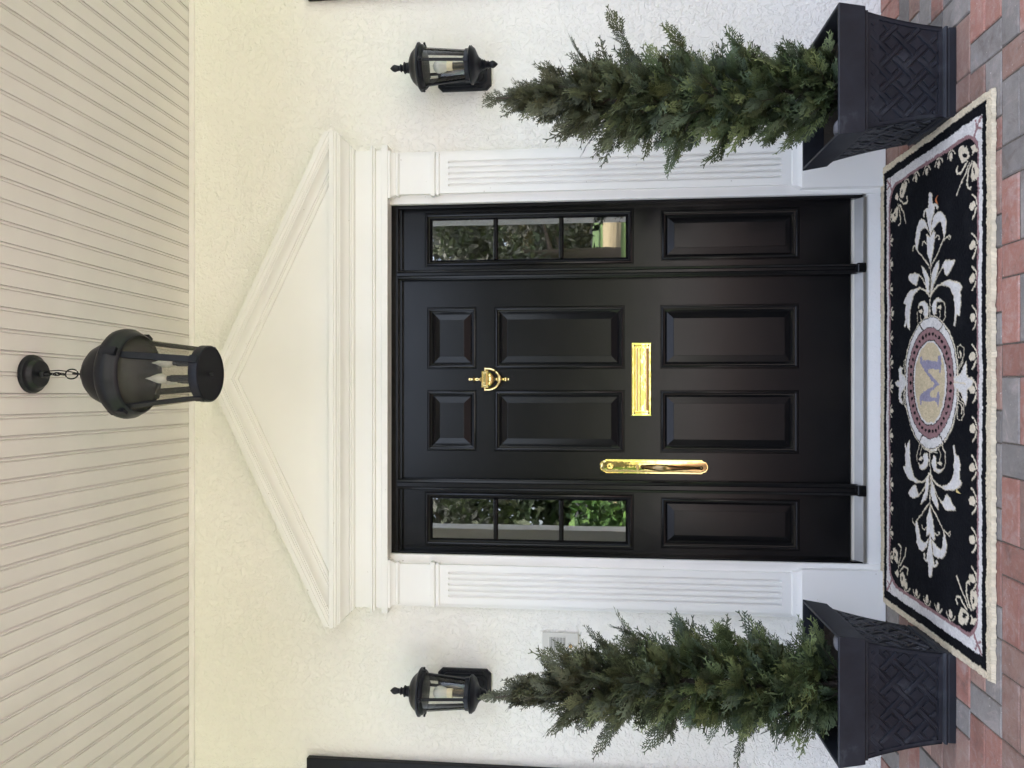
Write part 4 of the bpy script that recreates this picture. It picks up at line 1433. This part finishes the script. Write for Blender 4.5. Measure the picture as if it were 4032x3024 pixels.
def stroke(pts, w_, c, h=0.002):
    pts = np.asarray(pts)
    # round the corners a little
    dense = []
    for a, b in zip(pts, pts[1:]):
        for k in range(6):
            dense.append(a + (b - a) * k / 6)
    dense.append(pts[-1])
    for p, q in zip(dense, dense[1:]):
        d = q - p
        l_ = np.hypot(*d) + 1e-9
        n_ = np.array([-d[1], d[0]]) / l_ * w_ / 2
        e = d / l_ * w_ * 0.35
        fill([p - e + n_, q + e + n_, q + e - n_, p - e - n_], c, h)

# borders
dl, dr_, df, db = qx - RX0, RX1 - qx, qy - RY0, RY1 - qy
def band(il, is_, c, h):
    m = (df > il) & (db > il) & (dl > is_) & (dr_ > is_)
    col[m] = c
    hgt[m] = h
col[:] = CREAM
hgt[:] = 0.0035
band(0.036, 0.026, BLACK, 0.001)
band(0.064, 0.060, WHITE, 0.002)
def rounded(il, is_, rad_, c, h):
    ex_ = np.maximum(np.abs(qx - RCX) - ((RX1 - RX0) / 2 - is_ - rad_), 0)
    ey_ = np.maximum(np.abs(qy - (RY0 + RY1) / 2) - ((RY1 - RY0) / 2 - il - rad_), 0)
    m = (ex_ ** 2 + ey_ ** 2) < rad_ ** 2
    col[m] = c
    hgt[m] = h
rounded(0.085, 0.094, 0.085, MAUVE, 0.001)
rounded(0.097, 0.106, 0.075, BLACK, 0.0)
# mauve branches running out to the corners of the white band
for sx in (-1, 1):
    for (yy, sy) in ((RY0, 1), (RY1, -1)):
        xx = RX1 if sx > 0 else RX0
        C = np.array([xx - sx * 0.062, yy + sy * 0.066])
        def cp(a, b): return C + np.array([-sx * a, sy * b])
        stroke([cp(0.050, 0.046), cp(0.026, 0.026), cp(0.004, 0.004)], 0.012, MAUVE, 0.001)
        stroke([cp(0.028, 0.030), cp(0.006, 0.036)], 0.008, MAUVE, 0.001)
        stroke([cp(0.032, 0.024), cp(0.042, 0.006)], 0.008, MAUVE, 0.001)
        stroke([cp(0.058, 0.034), cp(0.044, 0.030)], 0.005, WHITE)

def both(fn):
    fn(1)
    fn(-1)
def mir(P_, s_):
    P_ = np.array(P_)
    if s_ < 0: P_ = P_ * np.array([-1, 1]) + np.array([2 * RCX, 0])
    return P_
O3 = 850
lw = 0.00033 * 1.0

def F3(pts, c, s_, oy=O3):
    fill(mir(tr_(oy, pts), s_), c)
def T3(pts, w_, c, s_, oy=O3):
    stroke(mir(tr_(oy, pts), s_), w_ * 0.00030, c)

def half(s_):
    def outl(pts, oy=O3):                               # cream edge round the white motifs
        P_ = mir(tr_(oy, pts), s_)
        for a, b in zip(P_, np.roll(P_, -1, axis=0)):
            stroke([a, b], 0.0032, IVORY)
    for pts in (
        [(850, -330), (870, -295), (885, -165), (925, -180), (955, -160), (965, -125), (950, -85), (935, -95), (945, -135), (915, -155), (890, 0), (872, 80), (858, 290), (846, 290), (835, 200), (800, 0), (795, -55), (770, -85), (760, 15), (745, 5), (755, -75), (790, -105), (820, -115), (825, -265), (840, -325)],
        [(870, 230), (885, 110), (900, 0), (960, -60), (1020, -50), (1060, 0), (1080, 100), (1075, 200), (1060, 270), (1045, 330), (1040, 270), (1030, 160), (1010, 90), (990, 80), (940, 120), (890, 200)],
        [(820, 240), (800, 200), (770, 160), (730, 190), (700, 220), (685, 330), (665, 440), (655, 500), (640, 480), (630, 380), (645, 250), (650, 180), (690, 80), (720, 45), (760, 70), (790, 110), (810, 170)],
        [(790, 280), (810, 290), (840, 310), (860, 290), (880, 250), (905, 210), (920, 240), (910, 320), (895, 440), (870, 570), (850, 700), (835, 650), (800, 540), (800, 400)],
        [(715, 730), (780, 790), (820, 870), (832, 1000), (830, 1180), (800, 1120), (790, 1000), (770, 900), (740, 820)],
        [(970, 640), (960, 750), (935, 860), (920, 930), (900, 1000), (870, 1090), (862, 1150), (866, 900), (884, 800), (920, 720)],
        [(530, 890), (560, 840), (620, 830), (690, 850), (670, 900), (640, 1010), (590, 980), (545, 930)],
        [(1210, 640), (1200, 690), (1090, 870), (1060, 850), (1040, 770), (1000, 760), (1060, 660), (1120, 650)],
        [(1030, 960), (1100, 945), (1200, 945), (1270, 980), (1305, 1040), (1275, 1090), (1285, 1280), (1270, 1400), (1260, 1440), (1240, 1420), (1215, 1480), (1200, 1590), (1180, 1590), (1195, 1490), (1205, 1400), (1200, 1260), (1190, 1150), (1140, 1050), (1090, 1015), (1030, 1000)],
        [(700, 1045), (640, 1050), (560, 1090), (510, 1150), (480, 1210), (455, 1270), (490, 1290), (475, 1430), (490, 1490), (475, 1590), (485, 1610), (505, 1540), (520, 1620), (550, 1659), (545, 1560), (550, 1400), (570, 1280), (610, 1130), (660, 1080)],
        [(725, 1245), (770, 1240), (810, 1290), (825, 1370), (810, 1460), (770, 1470), (750, 1430), (760, 1370), (745, 1310), (700, 1290), (675, 1330), (690, 1270)],
        [(870, 1320), (900, 1230), (960, 1190), (1010, 1210), (1050, 1260), (1000, 1230), (945, 1240), (935, 1330), (930, 1420), (900, 1440), (880, 1380)],
        [(740, 1560), (850, 1510), (930, 1500), (960, 1560), (930, 1600), (850, 1590), (770, 1620)],
    ):
        F3(pts, WHITE, s_)
        outl(pts)
    for pts in ([(680, 1370), (720, 1360), (745, 1390), (720, 1420), (690, 1400)], [(950, 1320), (1000, 1285), (1015, 1320), (1000, 1350), (960, 1345)]):
        F3(pts, IVORY, s_)
    for pts, w_ in (
        ([(1045, 330), (1000, 430), (940, 560), (900, 640), (860, 720)], 18), ([(1045, 350), (1090, 310), (1120, 270), (1140, 300), (1130, 340), (1110, 320)], 16),
        ([(655, 500), (720, 580), (790, 680), (835, 750)], 16), ([(650, 490), (640, 450), (620, 430), (595, 470), (590, 520)], 16),
        ([(795, 410), (765, 370), (735, 385), (725, 430)], 15), ([(910, 330), (945, 290), (975, 295), (980, 330), (960, 335)], 13),
        ([(850, 700), (855, 900), (850, 1170), (840, 1320), (842, 1480)], 16), ([(680, 850), (740, 920), (780, 1000), (800, 1060)], 16), ([(1010, 765), (960, 850), (930, 920), (890, 1020)], 16),
        ([(850, 1170), (890, 1090), (960, 1010), (1040, 965)], 24), ([(840, 1170), (790, 1090), (740, 1055), (660, 1060)], 22),
        ([(655, 1370), (655, 1480), (690, 1590), (720, 1680)], 11), ([(700, 1450), (730, 1560), (770, 1650)], 11),
        ([(1050, 1260), (1070, 1350), (1060, 1480), (1020, 1580), (960, 1650)], 11), ([(990, 1370), (1000, 1450), (960, 1560), (930, 1610)], 11),
        ([(745, 1535), (850, 1490), (950, 1480)], 11),
    ):
        T3(pts, w_, IVORY, s_)
    # corner bouquets, front and back
    O2 = 420
    for pts in (
        [(1265, 590), (1320, 565), (1345, 600), (1370, 575), (1400, 640), (1415, 720), (1370, 780), (1300, 820), (1280, 760), (1255, 690)],
        [(1430, 590), (1490, 550), (1510, 610), (1550, 660), (1520, 670), (1480, 660), (1440, 720), (1455, 640)],
        [(1470, 790), (1530, 850), (1555, 930), (1530, 1040), (1510, 1080), (1490, 1050), (1450, 1090), (1430, 1030), (1440, 920)],
        [(440, 1110), (490, 1130), (495, 1220), (450, 1330), (405, 1300), (410, 1200)], [(360, 1240), (385, 1300), (370, 1370), (330, 1330)],
        [(300, 1600), (330, 1500), (365, 1440), (380, 1480), (372, 1600), (330, 1680), (300, 1670)],
    ):
        F3(pts, IVORY, s_, O2)
    for pts in ([(1315, 690), (1350, 670), (1395, 700), (1380, 740), (1330, 740)], [(1468, 900), (1490, 880), (1495, 960), (1478, 985)], [(430, 1210), (448, 1200), (450, 1260), (432, 1270)], [(325, 1560), (345, 1540), (345, 1600), (328, 1610)]):
        F3(pts, BLACK, s_, O2)
    for pts, w_ in (
        ([(1380, 800), (1330, 880), (1280, 980), (1235, 985), (1222, 930), (1240, 865)], 24), ([(1410, 810), (1360, 950), (1290, 1110), (1232, 1285)], 18), ([(1445, 790), (1400, 920), (1370, 1060), (1378, 1170), (1420, 1200), (1425, 1160)], 22),
        ([(400, 1340), (460, 1410), (520, 1380), (512, 1300)], 20), ([(380, 1400), (410, 1550), (420, 1690), (385, 1730)], 18), ([(400, 1420), (470, 1550), (495, 1680)], 20),
    ):
        T3(pts, w_, IVORY, s_, O2)
both(half)

# sprigs along the borders
def sprig(px, py, ax_, in_, sc):
    ax_, in_ = np.array(ax_), np.array(in_)
    o_ = np.array([px, py])
    def w2(a, b): return o_ + ax_ * a * sc + in_ * b * sc
    fill([w2(-0.014, 0.020), w2(-0.004, 0.010), w2(0.008, 0.012), w2(0.016, 0.026), w2(0.010, 0.046), w2(-0.002, 0.052), w2(-0.014, 0.042)], IVORY)
    stroke([w2(0.000, 0.000), w2(0.020, 0.006), w2(0.036, 0.026), w2(0.040, 0.034)], 0.0062 * sc, IVORY)
    stroke([w2(-0.012, 0.004), w2(-0.028, 0.012), w2(-0.042, 0.030)], 0.0070 * sc, IVORY)
for k in range(11):
    sprig(-0.62 + k * 0.118 + 0.006 * (k % 3), RY0 + 0.098, (1, 0), (0, 1), 0.95)
for k in range(15):
    sprig(-0.70 + k * 0.0985, RY1 - 0.098, (-1, 0), (0, -1), 0.62)
for k in range(5):
    y = RY0 + 0.275 + k * 0.092
    sprig(RX1 - 0.108, y, (0, 1), (-1, 0), 0.72)
    sprig(RX0 + 0.108, y, (0, 1), (1, 0), 0.72)

# medallion
def ell(cx_, cy_, a, b, n=72):
    return [(cx_ + a * math.cos(2 * PI * k / n), cy_ + b * math.sin(2 * PI * k / n)) for k in range(n)]
O4 = 1280
def F4(pts, c): fill(tr_(O4, pts), c)
def T4(pts, w_, c): stroke(tr_(O4, pts), w_ * 0.00030, c)
F4(ell(866, 840, 398, 975), IVORY)
F4(ell(866, 840, 384, 960), BLACK)
F4(ell(866, 840, 374, 950), WHITE)
F4(ell(862, 840, 344, 812), BLACK)
for s_ in (-1, 1):                                       # swags crossing the white ring
    for x0_ in (-1, 1):
        T4([(866 + x0_ * 190, 840 + s_ * 900), (866 + x0_ * 140, 840 + s_ * 790), (866 + x0_ * 90, 840 + s_ * 730)], 26, BLACK)
        T4([(866 + x0_ * 175, 840 + s_ * 880), (866 + x0_ * 128, 840 + s_ * 780)], 9, IVORY)
F4(ell(862, 840, 335, 802), MAUVE)
for k in range(38):
    a = 2 * PI * k / 38
    cx_, cy_ = 859 + 291 * math.cos(a), 838 + 712 * math.sin(a)
    F4(ell(cx_, cy_, 16 + 3 * abs(math.cos(a)), 27, 10), BLACK)
F4(ell(852, 836, 252, 626), BLACK)
F4(ell(852, 836, 240, 610), WHITE)
F4(ell(850, 836, 218, 585), BEIGE)
F4([(700, 460), (735, 460), (742, 515), (960, 520), (965, 440), (1000, 440), (1015, 560), (1000, 690), (972, 690), (980, 640), (825, 640), (825, 680), (985, 860), (930, 900), (840, 1000), (850, 1045), (940, 1065), (955, 965), (975, 965),
    (990, 1060), (970, 1195), (955, 1195), (940, 1110), (740, 1095), (728, 1165), (708, 1165), (695, 1060), (720, 1000), (800, 945), (890, 900), (905, 850), (790, 690), (710, 560)], LAV)
for pts in ([(340, 850), (370, 815), (400, 820), (395, 740), (385, 640), (410, 600), (450, 620), (430, 640), (425, 700), (470, 750), (500, 800), (500, 860), (470, 930), (430, 990), (420, 1060), (450, 1110), (440, 1140), (400, 1110), (390, 1010), (400, 900), (360, 890)],
            [(1198, 760), (1250, 740), (1300, 700), (1340, 600), (1375, 530), (1385, 580), (1375, 700), (1400, 760), (1480, 800), (1450, 870), (1380, 940), (1375, 1080), (1355, 1165), (1330, 1100), (1300, 1000), (1240, 930), (1198, 900)]):
    F4(pts, WHITE)
    P_ = tr_(O4, pts)
    for a, b in zip(P_, np.roll(P_, -1, axis=0)): stroke([a, b], 0.0036, IVORY)
T4([(1210, 830), (1370, 850)], 20, IVORY)
for pts, w_ in (([(520, 470), (470, 520), (460, 580), (480, 700), (512, 790)], 11), ([(495, 570), (520, 660), (535, 700)], 10), ([(505, 1220), (468, 1130), (465, 1010), (505, 920)], 11), ([(492, 1080), (500, 1000), (520, 950)], 10),
                ([(1205, 690), (1260, 620), (1300, 540), (1332, 430), (1330, 330), (1280, 290), (1235, 320), (1235, 400), (1262, 480)], 11), ([(1220, 710), (1290, 610), (1330, 520)], 9), ([(1275, 380), (1295, 440), (1285, 470)], 22),
                ([(1212, 960), (1262, 1080), (1330, 1150), (1330, 1300), (1290, 1390), (1242, 1370), (1236, 1290), (1248, 1180)], 11), ([(1225, 945), (1280, 1040), (1330, 1110)], 9), ([(1275, 1130), (1305, 1200), (1300, 1280)], 20)):
    T4(pts, w_, IVORY)

# pile height and yarn tone
yarn = 1 + smooth_noise(0.10, 1) + smooth_noise(0.05, 5)
lum = np.where(col.mean(2) < 0.05, 1.0, 1.0)
C_ = col * np.clip(yarn, 0.7, 1.35)[..., None]
fuzz = smooth_noise(1.0, 14)
C_ += (0.0022 * np.clip(fuzz, 0, 2))[..., None] * (col.mean(2) < 0.05)[..., None]
Z = 0.010 + hgt + smooth_noise(0.0011, 1) + smooth_noise(0.0011, 30)
gx2 = gx + smooth_noise(0.0006, 1)
gy2 = gy + smooth_noise(0.0006, 1)
edge_m = np.zeros((ny, nx), bool)
edge_m[0, :] = edge_m[-1, :] = edge_m[:, 0] = edge_m[:, -1] = True
wob_x, wob_y = smooth_noise(0.0022, 3), smooth_noise(0.0022, 3)
e2 = (dl < 0.02) | (dr_ < 0.02) | (df < 0.02) | (db < 0.02)
gx2 = gx2 + np.where(e2, wob_x, 0)
gy2 = gy2 + np.where(e2, wob_y, 0)
Z = np.where(edge_m, 0.0015, np.maximum(Z, 0.006))
V = np.stack([gx2.ravel(), gy2.ravel(), Z.ravel()], 1)
ii = np.arange(ny * nx).reshape(ny, nx)
Q = np.stack([ii[:-1, :-1], ii[:-1, 1:], ii[1:, 1:], ii[1:, :-1]], -1)
cxq, cyq = gx[:-1, :-1] + STEP / 2, gy[:-1, :-1] + STEP / 2
isb = (cyq - RY0 < 0.036) | (RY1 - cyq < 0.036) | (cxq - RX0 < 0.026) | (RX1 - cxq < 0.026)
rug = thing('rug', 'black tufted welcome rug with cream border, scrollwork and a letter M medallion', 'rug', (RCX, (RY0 + RY1) / 2, 0))
def rug_part(name, m):
    q = Q[m]
    used, inv = np.unique(q.ravel(), return_inverse=True)
    raw_object(name, V[used] - np.array([RCX, (RY0 + RY1) / 2, 0]), inv.reshape(-1, 4), MRUG, rug, C_.reshape(-1, 3)[used], True)
rug_part('cream_border', isb)
rug_part('pile', ~isb)

def leaf(name, p, ang, ln, wd, m, label):
    mb = MB()
    n = 8
    ctr, lft, rgt = [], [], []
    for k in range(n + 1):
        u_ = k / n
        h = wd / 2 * math.sin(PI * u_) ** 0.8
        z = 0.002 + 0.006 * math.sin(PI * u_)
        ctr.append((u_ * ln - ln / 2, 0, z))
        lft.append((u_ * ln - ln / 2, h, z + 0.003))
        rgt.append((u_ * ln - ln / 2, -h, z + 0.003))
    vs = ctr + lft + rgt
    fs = []
    for k in range(n):
        fs.append((k, k + 1, n + 1 + k + 1, n + 1 + k))
        fs.append((k + 1, k, 2 * n + 2 + k, 2 * n + 2 + k + 1))
    mb.add(vs, fs)
    o = single(name, mb, m, label, 'fallen leaf', 60)
    o.location = (p[0], p[1], 0.014)
    o.rotation_euler = (0.1, 0.05, ang)
leaf('fallen_leaf', ground_xy(3700, 787), R(10), 0.034, 0.011, MDRY, 'small rust brown fallen leaf lying on the black rug')
leaf('fallen_leaf', ground_xy(3783, 1934), R(65), 0.032, 0.010, MYEL, 'small straw yellow fallen leaf lying on the black rug')

# ------------------------------------------------------------------ garden behind the viewer (mirrored in glass and brass)
def leaf_cloud(centres, n, size, cols_, seed):
    r_ = np.random.RandomState(seed)
    cs = np.array([c[:3] for c in centres])
    rs = np.array([c[3] for c in centres])
    w_ = rs ** 2 / (rs ** 2).sum()
    idx = r_.choice(len(cs), n, p=w_)
    d = r_.randn(n, 3)
    d /= np.linalg.norm(d, axis=1)[:, None]
    rad_ = rs[idx] * r_.uniform(0.35, 1.0, n) ** 0.6
    P_ = cs[idx] + d * rad_[:, None] * np.array([1, 1, 0.75])
    a = r_.randn(n, 3)
    a /= np.linalg.norm(a, axis=1)[:, None]
    b = np.cross(a, r_.randn(n, 3))
    b /= np.linalg.norm(b, axis=1)[:, None]
    s_ = size * r_.uniform(0.6, 1.4, n)[:, None]
    V_ = np.stack([P_ - a * s_, P_ + b * s_ * 0.45, P_ + a * s_, P_ - b * s_ * 0.45], 1).reshape(-1, 3)
    Q_ = np.arange(4 * n).reshape(n, 4)
    c = np.array(cols_)[r_.randint(len(cols_), size=n)] * r_.uniform(0.7, 1.3, n)[:, None]
    return V_, Q_, np.repeat(c, 4, axis=0)

def tree(loc, h, spread, seed, label, low=1.5, leaves=19000, size=0.17, greens=None):
    rr = random.Random(seed)
    t = thing('oak_tree', label, 'tree', loc, 0, 'oaks across the lawn')
    mb = MB()
    mb.tube([(0, 0, -0.05), (0.1, 0.05, h * 0.15), (0.05, 0.15, h * 0.35), (0.3, 0.1, h * 0.6), (0.2, 0.2, h * 0.85)], [h * 0.040, h * 0.030, h * 0.026, h * 0.016, h * 0.006], 10)
    cen = []
    for k in range(15):
        a = k * 2.4 + rr.uniform(-.4, .4)
        z0_ = h * rr.uniform(0.25, 0.7)
        ln = spread * rr.uniform(0.5, 1.0)
        z1_ = z0_ + rr.uniform(-0.05, 0.30) * h
        mid = (ln * 0.5 * math.cos(a), ln * 0.5 * math.sin(a), z0_ + (z1_ - z0_) * 0.7)
        end = (ln * math.cos(a), ln * math.sin(a), z1_)
        mb.tube([(0.1, 0.1, z0_), mid, end], [h * 0.013, h * 0.008, h * 0.003], 6)
        for q in (0.3, 0.55, 0.8, 1.0):
            cen.append((end[0] * q + rr.uniform(-.6, .6), end[1] * q + rr.uniform(-.6, .6), max(low, z0_ + (z1_ - z0_) * q + rr.uniform(-.5, .5)), rr.uniform(0.8, 1.5) * h / 10))
            if rr.random() < 0.4:
                cen.append((end[0] * q, end[1] * q, max(low, z1_ - rr.uniform(1.0, 2.2)), 0.55 * h / 10))
    part('trunk', mb, MBARK, t, 60, False)
    gs = greens or [(0.07, 0.085, 0.05), (0.09, 0.10, 0.065), (0.14, 0.14, 0.115), (0.19, 0.185, 0.16)]
    V_, Q_, c_ = leaf_cloud(cen, leaves, size, gs, seed)
    o = raw_object('crown', V_, Q_, MLEAF, t, c_)
    o['kind'] = 'stuff'
    return t
tree((5.5, -30, -0.09), 10, 7.0, 1, 'mossy oak mirrored in the upper right sidelight panes', 1.8)
tree((-7.5, -27, -0.09), 12, 6.5, 2, 'dense oak mirrored in the upper left sidelight panes', 1.4)
tree((14.5, -40, -0.09), 11, 7.5, 3, 'tall oak standing farther out on the lawn to the right', 2.0)
tree((-19, -38, -0.09), 11, 7.5, 4, 'tall oak standing farther out on the lawn to the left', 1.6)
tree((0.5, -46, -0.09), 11, 7.0, 5, 'distant oak on the lawn straight out from the door', 2.0)
tree((-12.5, -31, -0.09), 10, 6.0, 6, 'oak at the left end of the row mirrored beside the porch column', 1.4)
tree((24, -60, -0.09), 12, 8.0, 8, 'far oak beyond the dry fairway', 2.0)
V_, Q_, c_ = leaf_cloud([(x, -110 + 6 * math.sin(x), 5 + 2.5 * math.sin(x * 0.37) + dz, 6.5) for x in range(-110, 111, 5) for dz in (0, 6)], 30000, 1.0, [(0.03, 0.05, 0.02), (0.05, 0.065, 0.03)], 21)
o = raw_object('far_wood', V_, Q_, MLEAF, None, c_)
o['kind'] = 'stuff'
o['label'] = 'far line of woods beyond the fairway'
def shrub(loc, h, r_, seed, label, greens, size, n):
    rr = random.Random(seed)
    t = thing('garden_shrub', label, 'shrub', loc, 0, 'shrubs by the porch')
    mb = MB()
    cen = []
    for k in range(9):
        a = k * 2.4
        e = (r_ * 0.7 * math.cos(a) * rr.uniform(.5, 1), r_ * 0.7 * math.sin(a) * rr.uniform(.5, 1), h * rr.uniform(0.5, 0.9))
        mb.tube([(0, 0, 0), (e[0] * 0.4, e[1] * 0.4, e[2] * 0.55), e], [0.02, 0.013, 0.006], 6)
        cen.append((*e, r_ * 0.5))
    part('stems', mb, MBARK, t, 60, False)
    V_, Q_, c_ = leaf_cloud(cen, n, size, greens, seed)
    o = raw_object('leaves', V_, Q_, MLEAF, t, c_)
    o['kind'] = 'stuff'
shrub((-1.95, -5.2, -0.09), 1.75, 0.85, 31, 'bright leafy shrub mirrored in the lower left sidelight pane', [(0.06, 0.13, 0.03), (0.10, 0.19, 0.04), (0.05, 0.09, 0.035)], 0.075, 1600)
shrub((-3.4, -7.0, -0.09), 1.9, 1.1, 32, 'brown twiggy shrub beyond the bright one left of the walk', [(0.09, 0.07, 0.045), (0.06, 0.07, 0.03)], 0.07, 1400)
shrub((2.9, -6.0, -0.09), 0.9, 0.7, 33, 'low green shrub right of the brick walk', [(0.05, 0.10, 0.03), (0.07, 0.12, 0.04)], 0.06, 900)
